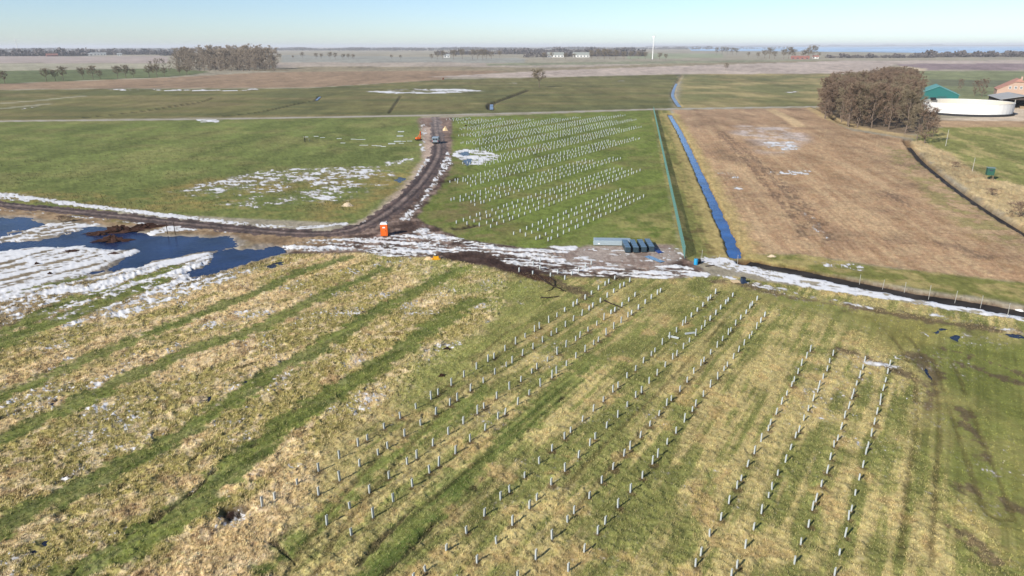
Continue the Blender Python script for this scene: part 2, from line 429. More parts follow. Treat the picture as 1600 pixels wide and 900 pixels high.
# ---- hollow that holds the flood water
wob = (fbm(X / 3.0, Y / 3.0, 81, 4) - 0.5)
POND = np.maximum.reduce([
    mask_poly([(-400, 306), (-60, 331), (42, 340), (62, 346), (52, 352), (20, 362), (0, 368), (-400, 352)], 1.7, 2.2, 3.5),
    mask_poly([(-200, 392), (0, 376), (60, 376), (118, 358), (150, 352), (200, 357), (235, 367), (300, 367), (365, 371), (374, 383), (330, 391), (292, 397), (236, 411), (175, 425), (152, 424), (190, 406), (225, 392), (165, 386), (120, 384), (60, 384), (-200, 408)], 1.7, 2.2, 3.0),
    mask_poly([(348, 390), (402, 386), (438, 385), (441, 391), (405, 403), (388, 414), (340, 428), (302, 436), (308, 421), (340, 404)], 1.7, 2.2, 3.0)])
PSH = POND * (1 - POND) * 4
H -= POND * 0.34
H += PSH * (fbm(X / 1.2, Y / 1.6, 83, 4, 0.7) - 0.5) * 0.5
paint(PSH * 0.6, (148, 142, 136))
PUD = np.maximum.reduce([mask_poly(p, 0.35, 0.35, 1.2) for p in (
    [(716, 240), (724, 236), (733, 235), (735, 242), (724, 244)], [(722, 251), (730, 247), (738, 248), (737, 256), (730, 259)],
    [(614, 281), (622, 276), (634, 277), (637, 281), (626, 286)], [(1484, 527), (1492, 521), (1503, 523), (1497, 533)],
    [(1566, 520), (1580, 518), (1604, 524), (1600, 530), (1576, 526)], [(1456, 518), (1470, 511), (1482, 513), (1466, 521)],
    [(1442, 566), (1448, 575), (1456, 592), (1450, 590)], [(230, 565), (243, 555), (258, 549), (252, 558), (236, 566)],
    [(487, 676), (500, 672), (494, 680)], [(72, 633), (84, 625), (98, 621), (88, 634)], [(318, 623), (330, 618), (326, 627)],
    [(50, 860), (66, 845), (80, 838), (72, 852), (54, 864)], [(372, 596), (392, 588), (384, 596)],
    [(416, 415), (440, 405), (446, 412), (424, 420)])])
H -= PUD * 0.16

# ---- tracks
TRK = smooth_line([(-700, 250), (-300, 290), (0, 319), (120, 331), (260, 346), (400, 360), (480, 365), (540, 361), (585, 345), (622, 320), (652, 292), (672, 266), (684, 244), (686, 228), (683, 210), (681, 192), (680, 183)])
dT, tT = line_d(TRK, 8, True)
TRM = np.where(dT < 1e8, 0.5 + (2.25 - dT + (fbm(X / 1.6, Y / 1.6, 85, 5, 0.65) - 0.5) * 3.6) * 0.9, 0).astype(np.float32)
rut = np.where(dT < 1e8, sstep(0.55, 0.1, np.abs(dT - 0.95)), 0)
H -= rut * 0.11 * sstep(420, 250, RAD)
FRD = smooth_line([(-900, 203), (-300, 195), (0, 189.5), (330, 186), (650, 180.5), (860, 175.5), (1056, 170), (1290, 166.5)])
dR, tR = line_d(FRD, 12, True)
RDM = np.where(dR < 1e8, 0.5 + (2.7 - dR + (nB - 0.5) * 1.6) * 0.8, 0).astype(np.float32)
paint(np.where(dR < 1e8, sstep(6.5, 3.5, dR), 0) * 0.5, (150, 140, 108))

# ---- where the piles stand (worked soil round each foot)
L_, S_ = 2.07, 1.08
PER = 4 * L_ + S_
PAT = [0, S_, S_ + L_, S_ + 2 * L_, S_ + 3 * L_]
def row_ts(t0, lo, hi, per=PER):
    out = []
    k = math.floor((lo - t0) / per) - 1
    while t0 + k * per < hi + 1:
        for p in PAT:
            t = t0 + k * per + p * per / PER
            if lo - 0.3 <= t <= hi + 0.3: out.append(t)
        k += 1
    return sorted(out)
near_rows = [('first', 'right-hand', -1.55, 44.7, 27, 72.4, 9.27), ('second', 'right-hand', -3.77, 44.5, 27, 72.2, 9.27), ('third', 'right-hand', -6.67, 44.3, 27, 72.0, 9.27), ('fourth', 'right-hand', -8.86, 44.2, 27, 72.0, 9.27),
             ('first', 'middle', -15.14, 43.9, 26, 79.6, 9.4), ('second', 'middle', -17.37, 43.8, 26, 84.4, 9.4), ('third', 'middle', -20.27, 43.7, 26, 86.1, 9.4), ('fourth', 'middle', -22.45, 43.5, 25, 85.9, 9.4),
             ('first', 'left-hand', -28.66, 43.2, 25.4, 82.4, 9.22), ('second', 'left-hand', -30.79, 43.1, 25.2, 79.6, 9.22), ('third', 'left-hand', -33.63, 43.0, 27.0, 84.0, 9.22), ('fourth', 'left-hand', -35.82, 43.0, 24.6, 84.0, 9.22)]
sub4 = [0, -2.15, -4.75, -6.85]
far_groups = [(-53.05, 95, 135.6, 138.9), (-66.0, 96, 166.6, 165.6), (-78.4, 110.6, 182, 174), (-90.85, 126.6, 225, 216), (-104.05, 150, 260, 250),
              (-116.7, 171, 285, 275), (-128.7, 184, 300, 291), (-141.5, 200, 281, 272), (-154.1, 216, 262, 256), (-166.7, 233, 258, 252), (-179.3, 241, 252, 248)]
rng = random.Random(5)
pts_all = []
for nm, gp, off, t0, lo, hi, per in near_rows:
    ts = row_ts(t0, lo, hi, per)
    n = len(ts)
    for i, t in enumerate(ts):
        pts_all.append((t, off + rng.gauss(0, 0.03), (nm, gp, n - i)))
for t, o_ in ((87.3, -41.5), (85.4, -41.5), (83.3, -41.5), (81.4, -41.6), (79.2, -41.5), (81.0, -43.6), (79.3, -43.8), (81.1, -46.5), (78.9, -46.4), (84.4, -48.4), (82.4, -48.4), (78.7, -48.5)):
    pts_all.append((t, o_, 'mud'))
for gi_, (off, lo, hi, hi2) in enumerate(far_groups):
    for k, s4 in enumerate(sub4):
        t0 = 104.5 - gi_ * 0.7 - k * 0.25
        for t in row_ts(t0, lo, hi if k < 2 else hi2):
            pts_all.append((t, off + s4 + rng.gauss(0, 0.04), 'far'))
arr = [(t * DV[0] + o_ * NV[0], t * DV[1] + o_ * NV[1], inf) for t, o_, inf in pts_all]
arr.sort(key=lambda p: math.hypot(p[0], p[1]))
PFOOT = np.zeros(NVT, np.float32)
for x, y, inf in arr:
    if inf == 'far' and math.hypot(x, y) > 150: continue
    k_ = rng.random()
    if k_ < 0.25: continue
    i_ = int(np.searchsorted(r_all, math.hypot(x, y))); j_ = int(np.searchsorted(a_all, math.atan2(x, y)))
    w_i, w_j = 5, 7
    blk = (np.arange(max(i_ - w_i, 0), min(i_ + w_i, NR))[:, None] * NA + np.arange(max(j_ - w_j, 0), min(j_ + w_j, NA))[None, :]).ravel()
    dd_ = np.hypot(X[blk] - x - 0.1 * (k_ - 0.5), Y[blk] - y + 0.12)
    rad_f = 0.16 + 0.30 * k_ * rng.random()
    PFOOT[blk] = np.maximum(PFOOT[blk], sstep(rad_f * 1.5, rad_f * 0.5, dd_ + (nC[blk] - 0.5) * 0.5))
paint(PFOOT * 0.75, (88, 70, 50))
# wheel tracks pressed into the near field
for ln in ([(1420, 500), (1470, 560), (1500, 640), (1530, 720), (1560, 800)], [(1330, 470), (1400, 520), (1440, 580), (1450, 660), (1440, 760), (1430, 900)], [(1180, 460), (1130, 520), (1060, 600), (960, 700), (860, 820), (790, 920)], [(860, 470), (760, 560), (640, 680), (520, 820), (460, 920)]):
    Pl = smooth_line(ln); d, t_ = line_d(Pl, 4, True)
    r2 = np.where(d < 1e8, sstep(0.30, 0.08, np.abs(d - 0.85) + (nC - 0.5) * 0.35), 0) * sstep(0.36, 0.56, fbm(t_ / 4.0, t_ * 0, 79, 3))
    paint(r2 * 0.55, (92, 82, 50)); H -= r2 * 0.05
# ---- tussocks and clods: real relief
fine = fbm(X / 0.42, Y / 0.42, 91, 3)
tus = np.clip((fine - 0.36) * 2.6, 0, 1.3) * (0.45 + 1.1 * fbm(X / 1.5, Y / 1.5, 93, 3))
H += (1 - PFOOT * 0.7) * TUF * tus * 1.5 * (0.3 + 0.7 * far_fade) + (nB - 0.5) * 0.10 * far_fade + (nRow - 0.5) * 0.06 * (mn > 0.5)
H -= FUR * 0.10 + HOLE * 0.35
H += mm * (fbm(X / 0.8, Y / 0.8, 95, 3) - 0.45) * 0.25 * (1 - mpad) * np.clip(1.2 - TRM, 0, 1)
H = np.where(POND > 0.9, np.minimum(H, -0.2), H)
H = np.where(RAD < 25, 0, H)

# ---- snow
def sn(pts, dens, w=1.2, nx=1.5, ny=1.5, ang=0, seed=101, amp=1.0, hi=0.0):
    P = W(pts)
    idx = poly_idx(P, w + 2)
    x = X[idx]; y = Y[idx]
    if idx.size == 0:
        return
    d, _ = seg_d(x, y, P, True)
    s = np.where(inside(x, y, P), d, -d)
    m = sstep(-w, w, s)
    c_, s_ = math.cos(R(ang)), math.sin(R(ang))
    a = x * c_ - y * s_; b = x * s_ + y * c_
    n = fbm(a / nx, b / ny, seed, 5, 0.6)
    v = 0.5 + (n - 0.5) * 4.2 * amp + (fbm(a / (0.45 * nx), b / (0.45 * ny), seed + 50, 4, 0.75) - 0.5) * 2.8 + (dens - 0.54) * 2.0
    v = v * m + (m - 1) * 0.6
    SNOW[idx] = np.maximum(SNOW[idx], v)
def sn_line(pts, half, dens, seed=103, nx=1.0, amp=1.0):
    P = smooth_line(pts)
    d, t = line_d(P, half + 4, True)
    idx = np.nonzero(d < half + 3)[0]
    m = sstep(half + 0.7, half - 0.7, d[idx] + (fbm(X[idx] / 1.4, Y[idx] / 1.4, seed + 5, 4) - 0.5) * 1.4)
    n = fbm(d[idx] / 0.6, t[idx] / (2.5 * nx), seed, 4, 0.6)
    v = (0.5 + (n - 0.5) * 4.0 * amp + (fbm(d[idx] / 0.3, t[idx] / (1.1 * nx), seed + 50, 4, 0.75) - 0.5) * 2.4 + (dens - 0.52) * 2.0) * m + (m - 1) * 0.6
    SNOW[idx] = np.maximum(SNOW[idx], v)
SNOW = np.full(NVT, -1.0)
RA = 32
# flooded corner
sn([(-900, 330), (-60, 345), (30, 360), (60, 350), (110, 346), (150, 352), (100, 366), (30, 378), (-100, 392), (-900, 420)], 0.62, 1.0, 1.0, 8, RA)
sn([(-900, 400), (-60, 388), (70, 379), (180, 384), (240, 390), (190, 404), (150, 424), (230, 412), (300, 398), (352, 390), (345, 402), (308, 420), (300, 436), (250, 442), (180, 458), (60, 462), (-60, 478), (-900, 560)], 0.80, 1.2, 1.3, 8, RA, amp=0.85)
sn([(-300, 470), (0, 466), (130, 440), (260, 425), (290, 440), (200, 480), (110, 515), (60, 500), (0, 500), (-300, 540)], 0.5, 2, 0.8, 1.2, RA, 107, 1.2)
sn([(250, 440), (330, 430), (400, 418), (432, 404), (440, 400), (390, 428), (330, 450), (250, 478), (190, 500), (140, 512), (180, 485)], 0.64, 1.5, 0.7, 1.0, RA, 109, 1.2)
sn([(265, 352), (300, 352), (310, 360), (265, 362), (245, 366), (215, 372), (230, 362)], 0.8, 0.5)
sn([(90, 352), (150, 345), (200, 372), (160, 376), (110, 360)], 0.42, 1, 0.8, 2, RA, 113)
# along the track
sn_line([(-500, 258), (-100, 293), (0, 305.5), (60, 311), (100, 317), (200, 329.5), (300, 341), (400, 352), (470, 356), (535, 350)], 1.3, 0.84)
sn_line([(0, 328), (120, 339), (260, 353), (400, 368)], 0.45, 0.5, 131)
sn([(-300, 280), (0, 300), (40, 303), (120, 317), (80, 319), (0, 312), (-300, 285)], 0.55, 1.0)
sn([(600, 330), (640, 296), (664, 268), (670, 275), (640, 306), (600, 342), (560, 358), (560, 350)], 0.62, 0.8, 0.7, 2.0, 20)
sn([(655, 262), (668, 244), (676, 246), (676, 258), (660, 280), (640, 292)], 0.8, 0.8, 1.2, 2.0)
sn([(690, 240), (702, 236), (708, 255), (696, 268), (682, 290), (660, 320), (640, 345), (620, 345), (655, 312), (682, 270)], 0.56, 1.0, 0.8, 1.6, 25)
sn([(654, 190), (668, 188), (666, 240), (655, 250)], 0.3, 1.2, 1, 4)
# working area
sn([(428, 388), (480, 374), (560, 372), (640, 366), (660, 352), (690, 366), (760, 380), (820, 388), (868, 384), (905, 384), (900, 396), (880, 402), (800, 402), (740, 393), (690, 396), (660, 402), (600, 402), (560, 392), (470, 394)], 0.63, 0.8, 4.5, 0.75, 12, 117, 1.0)
sn([(760, 396), (830, 394), (880, 402), (900, 414), (1000, 418), (1056, 412), (1100, 424), (1110, 432), (1040, 436), (960, 434), (890, 430), (830, 422), (790, 412)], 0.60, 0.7, 4.0, 0.7, 12, 119, 1.0)
sn([(1020, 386), (1060, 386), (1078, 402), (1040, 414)], 0.47, 0.6, 2, 0.8, 0, 121)
sn([(880, 396), (920, 388), (1030, 388), (1060, 404), (960, 420), (890, 414)], 0.36, 0.8, 3.0, 0.9, 8, 129)
sn([(985, 424), (1060, 422), (1112, 426), (1106, 434), (1000, 434)], 0.74, 0.5, 4, 0.8, 12)
sn_line([(1112, 407), (1150, 416), (1200, 429), (1270, 443), (1350, 455), (1450, 471), (1540, 484), (1620, 495), (1800, 525)], 2.3, 0.74)
sn_line([(1098, 402), (1120, 406), (1150, 407)], 0.8, 0.5, 133)
sn_line([(1115, 428), (1150, 437), (1190, 447), (1230, 452)], 0.9, 0.52, 137)
sn_line([(1270, 466), (1320, 473), (1360, 482)], 0.5, 0.5, 139)
sn_line([(1465, 494), (1500, 502), (1560, 513), (1600, 524)], 0.55, 0.6, 141)
sn_line([(1428, 514), (1440, 519), (1450, 525)], 0.3, 0.7, 143)
sn_line([(1312, 556), (1340, 564), (1375, 571), (1398, 574)], 0.6, 0.45, 145)
sn_line([(1400, 560), (1430, 566), (1450, 578)], 0.5, 0.42, 147)
sn([(1490, 520), (1515, 518), (1520, 526), (1500, 528)], 0.6, 0.4)
# left green field
sn([(262, 300), (330, 284), (400, 266), (470, 262), (590, 262), (584, 274), (540, 281), (505, 292), (470, 284), (430, 294), (400, 286), (340, 304), (280, 304)], 0.45, 2.5, 3.5, 2.0, 0, 123, 0.7)
sn([(425, 312), (520, 288), (545, 292), (505, 314), (440, 324)], 0.46, 1.8, 2.5, 1.4, 0, 125, 0.7)
sn([(370, 316), (405, 312), (404, 326), (372, 326)], 0.44, 1)
sn([(590, 255), (650, 244), (650, 252), (600, 262)], 0.40, 1.5)
sn([(250, 300), (420, 262), (600, 258), (640, 280), (520, 322), (380, 330)], 0.24, 4, 3.0, 1.8, 0, 161)
# by the far piles
sn([(708, 236), (728, 233), (760, 236), (782, 243), (776, 250), (745, 254), (718, 250), (706, 244)], 0.74, 1.0, 3, 2.0)
sn([(720, 252), (760, 250), (760, 256), (726, 260)], 0.6, 0.8, 3, 1.4)
# far patches
sn([(306, 187), (330, 186), (348, 188), (340, 191), (312, 191)], 0.8, 1.0, 4, 3)
for p in ([(560, 143), (640, 138), (720, 138), (765, 143), (700, 146), (600, 147)], [(786, 129.5), (812, 129), (816, 131), (790, 132)], [(964, 126), (976, 125.5), (977, 127), (966, 127.5)],
          [(1225, 143.5), (1245, 143), (1252, 145), (1230, 146)], [(370, 139), (402, 138), (410, 141), (376, 142)]):
    sn(p, 0.58, 5.0, 22, 10, 0, 127, 0.7)
for p in ([(150, 139.5), (260, 139.5), (372, 140.5), (372, 142), (200, 141.5)], ):
    sn(p, 0.7, 1.5, 40, 4)
sn([(20, 172), (60, 164), (72, 163), (40, 171)], 0.55, 3, 8, 8)
sn([(1196, 268), (1240, 266), (1270, 267), (1266, 273), (1200, 273)], 0.5, 1.2, 3, 1.0)
sn([(1190, 222), (1240, 218), (1252, 232), (1226, 240), (1200, 236)], 0.36, 2, 4, 3)
sn([(1112, 268), (1150, 262), (1170, 300), (1140, 300)], 0.2, 2, 2, 2)
sn([(1250, 330), (1275, 340), (1300, 372), (1280, 374)], 0.36, 1.5, 1, 3, 10)
sn([(1260, 404), (1350, 414), (1350, 424), (1290, 418)], 0.36, 0.6, 1, 1)
sn([(366, 798), (386, 794), (388, 806), (376, 820), (356, 824)], 0.5, 0.3, 0.5, 0.5)
# flecks left in the straw
idx = np.nonzero((mleft * mn > 0.5) & (RAD < 110))[0]
fl = fbm(X[idx] / 0.20, Y[idx] / 0.24, 151, 3, 0.6)
cl = fbm(X[idx] / 3.2, Y[idx] / 3.2, 153, 3)
v = 0.5 + (fl - 0.80 + (cl - 0.5) * 0.8) * 3.2 - GREEN[idx] * 0.12
SNOW[idx] = np.maximum(SNOW[idx], v)
idx = np.nonzero((mn > 0.5) & (mleft < 0.6) & (RAD < 100))[0]
v = 0.5 + (fbm(X[idx] / 0.25, Y[idx] / 0.25, 155, 3, 0.6) - 0.9 + (fbm(X[idx] / 4, Y[idx] / 4, 157, 3) - 0.5) * 0.5) * 3.0
SNOW[idx] = np.maximum(SNOW[idx], v)
SNOW[idx[PUD[idx] > 0.5]] = -1
SNOW = np.where(PUD > 0.4, SNOW - 0.3, SNOW)
SNOW = np.where(TRM > 0.5, SNOW - 0.55, SNOW)
SNOW = np.where(mpad > 0.5, SNOW - 0.12, SNOW)
for ln in ([(590, 371), (680, 380), (780, 394), (880, 408), (980, 424), (1090, 430)], [(480, 378), (600, 384), (720, 396), (820, 408), (920, 424)], [(620, 362), (700, 384), (800, 404), (900, 420)], [(640, 345), (650, 372), (720, 390)], [(1110, 414), (1200, 433), (1300, 450), (1420, 469), (1560, 489), (1750, 520)]):
    d, t_ = line_d(smooth_line(ln), 5, True)
    SNOW -= np.where(d < 1e8, sstep(0.42, 0.12, np.abs(d - 0.9) + (nC - 0.5) * 0.4), 0) * 0.55 * sstep(0.3, 0.5, fbm(t_ / 6.0, t_ * 0, 87, 3))
SNOW -= GREEN * 0.9 * (RAD < 125)
for ln in ([(-300, 470), (0, 412), (50, 398), (105, 385)], [(-200, 480), (0, 440), (60, 425), (110, 412), (155, 398)], [(-100, 405), (0, 396), (60, 386)]):
    d, _ = line_d(smooth_line(ln), 4, True)
    SNOW -= np.where(d < 1e8, sstep(0.55, 0.15, d + (nA - 0.5) * 0.8), 0) * 0.9
SNOW = np.where(POND > 0.8, np.minimum(SNOW, 0.3), SNOW)
SNOW = np.where((H < -0.135) & (POND > 0.2), -1, SNOW)

# ------------------------------------------------------------------ materials
MATS = {}
def new_mat(name):
    m = bpy.data.materials.new(name); m.use_nodes = True
    nt = m.node_tree; nt.nodes.clear()
    out = nt.nodes.new('ShaderNodeOutputMaterial')
    b = nt.nodes.new('ShaderNodeBsdfPrincipled')
    nt.links.new(b.outputs[0], out.inputs[0])
    return m, nt, b, out

def N(nt, t, **kw):
    n = nt.nodes.new(t)
    for k, v in kw.items():
        setattr(n, k, v)
    return n

def mathn(nt, op, a, b=None, c=None):
    n = nt.nodes.new('ShaderNodeMath'); n.operation = op
    for i, v in enumerate((a, b, c)):
        if v is None: continue
        if isinstance(v, (int, float)): n.inputs[i].default_value = v
        else: nt.links.new(v, n.inputs[i])
    return n.outputs[0]

def noise_n(nt, vec, scale, detail=4, rough=0.6):
    n = nt.nodes.new('ShaderNodeTexNoise'); n.inputs['Scale'].default_value = scale
    n.inputs['Detail'].default_value = detail; n.inputs['Roughness'].default_value = rough
    nt.links.new(vec, n.inputs['Vector'])
    return n.outputs[0]

def ground_mat(name, rough=0.95, bump=0.35, spec=0.1, kmot=1.0):
    m, nt, b, out = new_mat(name)
    at = N(nt, 'ShaderNodeAttribute', attribute_name='Col')
    mo_ = N(nt, 'ShaderNodeAttribute', attribute_name='mot')
    tc = N(nt, 'ShaderNodeTexCoord'); vec = tc.outputs['Object']
    n1 = noise_n(nt, vec, 5.0, 5, 0.7)
    n2 = noise_n(nt, vec, 1.1, 4, 0.6)
    n3 = noise_n(nt, vec, 0.06, 4, 0.6)
    a = mathn(nt, 'MULTIPLY_ADD', n1, 1.7, -0.85)
    n5 = noise_n(nt, vec, 0.33, 6, 0.75)
    c_ = mathn(nt, 'ADD', mathn(nt, 'MULTIPLY_ADD', n2, 1.3, -0.65), mathn(nt, 'MULTIPLY_ADD', n5, 1.1, -0.55))
    s = mathn(nt, 'ADD', a, c_)
    s = mathn(nt, 'MULTIPLY', s, mo_.outputs['Fac'])
    s = mathn(nt, 'MULTIPLY', s, kmot)
    big = mathn(nt, 'MULTIPLY_ADD', n3, 0.28, -0.14)
    s = mathn(nt, 'ADD', s, big)
    f = mathn(nt, 'ADD', s, 1.0)
    f = mathn(nt, 'MAXIMUM', f, 0.25)
    mul = N(nt, 'ShaderNodeVectorMath', operation='SCALE')
    nt.links.new(at.outputs['Color'], mul.inputs[0]); nt.links.new(f, mul.inputs['Scale'])
    hs = N(nt, 'ShaderNodeHueSaturation')
    nt.links.new(mul.outputs[0], hs.inputs['Color'])
    n4 = noise_n(nt, vec, 2.3, 3, 0.6)
    hv = mathn(nt, 'MULTIPLY_ADD', n4, 0.05, 0.475)
    nt.links.new(hv, hs.inputs['Hue'])
    sv = mathn(nt, 'MULTIPLY_ADD', n1, -0.4, 1.2)
    nt.links.new(sv, hs.inputs['Saturation'])
    nt.links.new(hs.outputs[0], b.inputs['Base Color'])
    b.inputs['Roughness'].default_value = rough
    b.inputs['Specular IOR Level'].default_value = spec
    bp = N(nt, 'ShaderNodeBump'); bp.inputs['Strength'].default_value = bump; bp.inputs['Distance'].default_value = 0.12
    nt.links.new(n1, bp.inputs['Height']); nt.links.new(bp.outputs[0], b.inputs['Normal'])
    return m

def flat(name, c, rough=0.7, metal=0.0, var=0.12, scale=3.0, spec=0.3, bump=0.0):
    if name in MATS: return MATS[name]
    m, nt, b, out = new_mat(name)
    tc = N(nt, 'ShaderNodeTexCoord')
    n1 = noise_n(nt, tc.outputs['Object'], scale, 5, 0.65)
    f = mathn(nt, 'MULTIPLY_ADD', n1, var * 4, 1 - var * 2)
    mul = N(nt, 'ShaderNodeVectorMath', operation='SCALE')
    mul.inputs[0].default_value = tuple(lin(c) * 0.78); nt.links.new(f, mul.inputs['Scale'])
    nt.links.new(mul.outputs[0], b.inputs['Base Color'])
    b.inputs['Roughness'].default_value = rough; b.inputs['Metallic'].default_value = metal
    b.inputs['Specular IOR Level'].default_value = spec
    if bump:
        bp = N(nt, 'ShaderNodeBump'); bp.inputs['Strength'].default_value = bump; bp.inputs['Distance'].default_value = 0.05
        nt.links.new(n1, bp.inputs['Height']); nt.links.new(bp.outputs[0], b.inputs['Normal'])
    MATS[name] = m
    return m

def water_mat(name, deep, rough=0.08, scale=2.5, bump=0.6, spec=0.5):
    m, nt, b, out = new_mat(name)
    tc = N(nt, 'ShaderNodeTexCoord')
    n1 = noise_n(nt, tc.outputs['Object'], scale, 4, 0.6)
    n2 = noise_n(nt, tc.outputs['Object'], scale * 0.12, 3, 0.5)
    mul = N(nt, 'ShaderNodeVectorMath', operation='SCALE')
    mul.inputs[0].default_value = deep
    nt.links.new(mathn(nt, 'MULTIPLY_ADD', n2, 2.2, -0.1), mul.inputs['Scale'])
    nt.links.new(mul.outputs[0], b.inputs['Base Color'])
    b.inputs['Roughness'].default_value = rough
    b.inputs['IOR'].default_value = 1.33
    b.inputs['Specular IOR Level'].default_value = spec
    bp = N(nt, 'ShaderNodeBump'); bp.inputs['Strength'].default_value = bump; bp.inputs['Distance'].default_value = 0.06
    nt.links.new(n1, bp.inputs['Height']); nt.links.new(bp.outputs[0], b.inputs['Normal'])
    return m

M_GROUND = ground_mat('ground_soil_grass')
M_TRACK = ground_mat('track_mud', 0.75, 0.5, 0.3)
M_SNOW = ground_mat('melting_snow', 0.6, 0.06, 0.3, 0.5)

# ------------------------------------------------------------------ build the sheets
def mesh_np(name, V, F, mat=None, attrs=None, smooth=True):
    me = bpy.data.meshes.new(name)
    k = F.shape[1]
    me.vertices.add(len(V)); me.vertices.foreach_set('co', np.ascontiguousarray(V, np.float32).ravel())
    me.loops.add(F.size); me.loops.foreach_set('vertex_index', np.ascontiguousarray(F, np.int32).ravel())
    me.polygons.add(len(F)); me.polygons.foreach_set('loop_start', np.arange(0, F.size, k, dtype=np.int32))
    try:
        me.polygons.foreach_set('loop_total', np.full(len(F), k, np.int32))
    except Exception:
        pass
    if smooth:
        me.polygons.foreach_set('use_smooth', np.ones(len(F), bool))
    me.update(calc_edges=True)
    for an, (typ, arr) in (attrs or {}).items():
        at = me.attributes.new(an, typ, 'POINT')
        if typ == 'FLOAT_COLOR':
            rgba = np.ones((len(V), 4), np.float32); rgba[:, :3] = arr
            at.data.foreach_set('color', rgba.ravel())
        else:
            at.data.foreach_set('value', np.ascontiguousarray(arr, np.float32))
    if mat: me.materials.append(mat)
    return me

def link(name, me, parent=None):
    o = bpy.data.objects.new(name, me); COL.objects.link(o)
    if parent is not None: o.parent = parent
    return o

def tag(o, label=None, cat=None, group=None, kind=None):
    if label: o['label'] = label
    if cat: o['category'] = cat
    if group: o['group'] = group
    if kind: o['kind'] = kind
    return o

slush = sstep(0.05, 0.5, SNOW)
paint(slush * 0.55 * (TRM < 0.5), (164, 156, 144))
# plain colour variation of turf and soil, coarse to fine
vmid = sstep(80, 110, RAD)
var = (nHi - 0.5) * 0.75 * vmid * sstep(420, 200, RAD) + (nA - 0.5) * 0.55 * sstep(500, 250, RAD) + (fbm(X / 7.0, Y / 22.0, 171, 4, 0.65) - 0.5) * 0.8 * sstep(110, 220, RAD) * sstep(2500, 900, RAD)
var += (fbm(X / 45.0, Y / 120.0, 175, 3) - 0.5) * 0.45 * sstep(300, 600, RAD)
C *= np.clip(1 + var, 0.45, 1.7)[:, None]
VG = np.stack([X, Y, H], 1)
gi = np.arange(NR * NA).reshape(NR, NA)
a0 = gi[:-1, :-1].ravel(); b0 = gi[:-1, 1:].ravel(); c0 = gi[1:, 1:].ravel(); d0 = gi[1:, :-1].ravel()
FG = np.stack([a0, b0, c0, d0], 1)[:, ::-1]
wrap = np.stack([gi[:-1, -1], gi[:-1, 0], gi[1:, 0], gi[1:, -1]], 1)[:, ::-1]
FG = np.concatenate([FG, wrap])
ALB = 0.86
ground = link('ground', mesh_np('ground', VG, FG, M_GROUND, {'Col': ('FLOAT_COLOR', C * ALB), 'mot': ('FLOAT', MOT)}))
tag(ground, 'flat farmland of grass, straw, stubble and mud', kind='structure')

def subset(mask, lo, k, zmin, zmax, name, mat, col=None, mot=None, base=None):
    fm = mask[FG].max(1) > lo
    F = FG[fm]
    u, inv = np.unique(F, return_inverse=True)
    V = VG[u].copy()
    V[:, 2] += np.clip((mask[u] - 0.5) * k, zmin, zmax)
    at = {}
    if col is not None:
        at = {'Col': ('FLOAT_COLOR', col[u]), 'mot': ('FLOAT', np.full(len(u), mot))}
    return link(name, mesh_np(name, V, inv.reshape(-1, 4), mat, at))

tc_ = np.zeros((NVT, 3)); tc_[:] = lin((92, 76, 68))
w_ = sstep(0.9, 0.1, dT)[:, None]; tc_ = tc_ * (1 - w_ * 0.75) + lin((136, 118, 106)) * w_ * 0.75
w_ = rut[:, None]; tc_ = tc_ * (1 - w_ * 0.7) + lin((58, 46, 42)) * w_ * 0.7
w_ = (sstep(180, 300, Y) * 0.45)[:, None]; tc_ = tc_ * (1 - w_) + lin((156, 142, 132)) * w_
tc_ *= np.clip(1 + (nHi - 0.5) * 1.6 + (nA - 0.5) * 1.0, 0.4, 1.8)[:, None]
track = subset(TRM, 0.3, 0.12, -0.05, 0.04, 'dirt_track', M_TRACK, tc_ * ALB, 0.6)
tag(track, 'dark muddy site track with two wheel ruts', kind='structure')
rc = np.zeros((NVT, 3)); rc[:] = lin((166, 158, 142))
road = subset(RDM, 0.25, 0.10, -0.05, 0.05, 'farm_road', M_TRACK, rc * ALB, 0.35)
tag(road, 'pale narrow farm road crossing behind the fields', kind='structure')
sl = sstep(0.46, 0.95, SNOW + (nHi - 0.5) * 0.5)[:, None]
sc_ = lin((178, 172, 162)) * (1 - sl) + lin((236, 235, 233)) * sl
snow = subset(SNOW, 0.40, 0.05, -0.02, 0.02, 'snow', M_SNOW, sc_ * 0.80, 0.25)
tag(snow, 'patches of melting snow and ice on the fields', 'snow', kind='stuff')
#--GROUND-END--

# ------------------------------------------------------------------ water
M_POND = water_mat('flood_water', (0.010, 0.023, 0.068), 0.14, 1.6, 0.9, 0.2)  # blue base colour carries the sky's reflection
M_PALEW = water_mat('pale_far_water', (0.16, 0.22, 0.31), 0.35, 2.0, 0.4, 0.15)
M_PUD = water_mat('puddle_water', (0.010, 0.016, 0.034), 0.14, 3.0, 0.7, 0.2)
M_CANAL = water_mat('canal_water', (0.020, 0.082, 0.25), 0.12, 1.8, 0.8, 0.25)  # reflected sky blue is put into this base colour
M_DITCH = water_mat('ditch_dark', (0.034, 0.029, 0.025), 0.5, 2.5, 0.5, 0.03)
M_SEA = water_mat('sea_water', (0.30, 0.44, 0.60), 0.6, 0.02, 0.2, 0.2)

def flat_poly(name, pts, z, mat, world=False):
    P = np.array(pts, float) if world else W(pts)
    bm = bmesh.new()
    vsx = [bm.verts.new((p[0], p[1], z)) for p in P]
    f = bm.faces.new(vsx)
    bmesh.ops.recalc_face_normals(bm, faces=[f])
    if f.normal.z < 0: f.normal_flip()
    bmesh.ops.triangulate(bm, faces=[f])
    me = bpy.data.meshes.new(name); bm.to_mesh(me); bm.free(); me.materials.append(mat)
    return link(name, me)

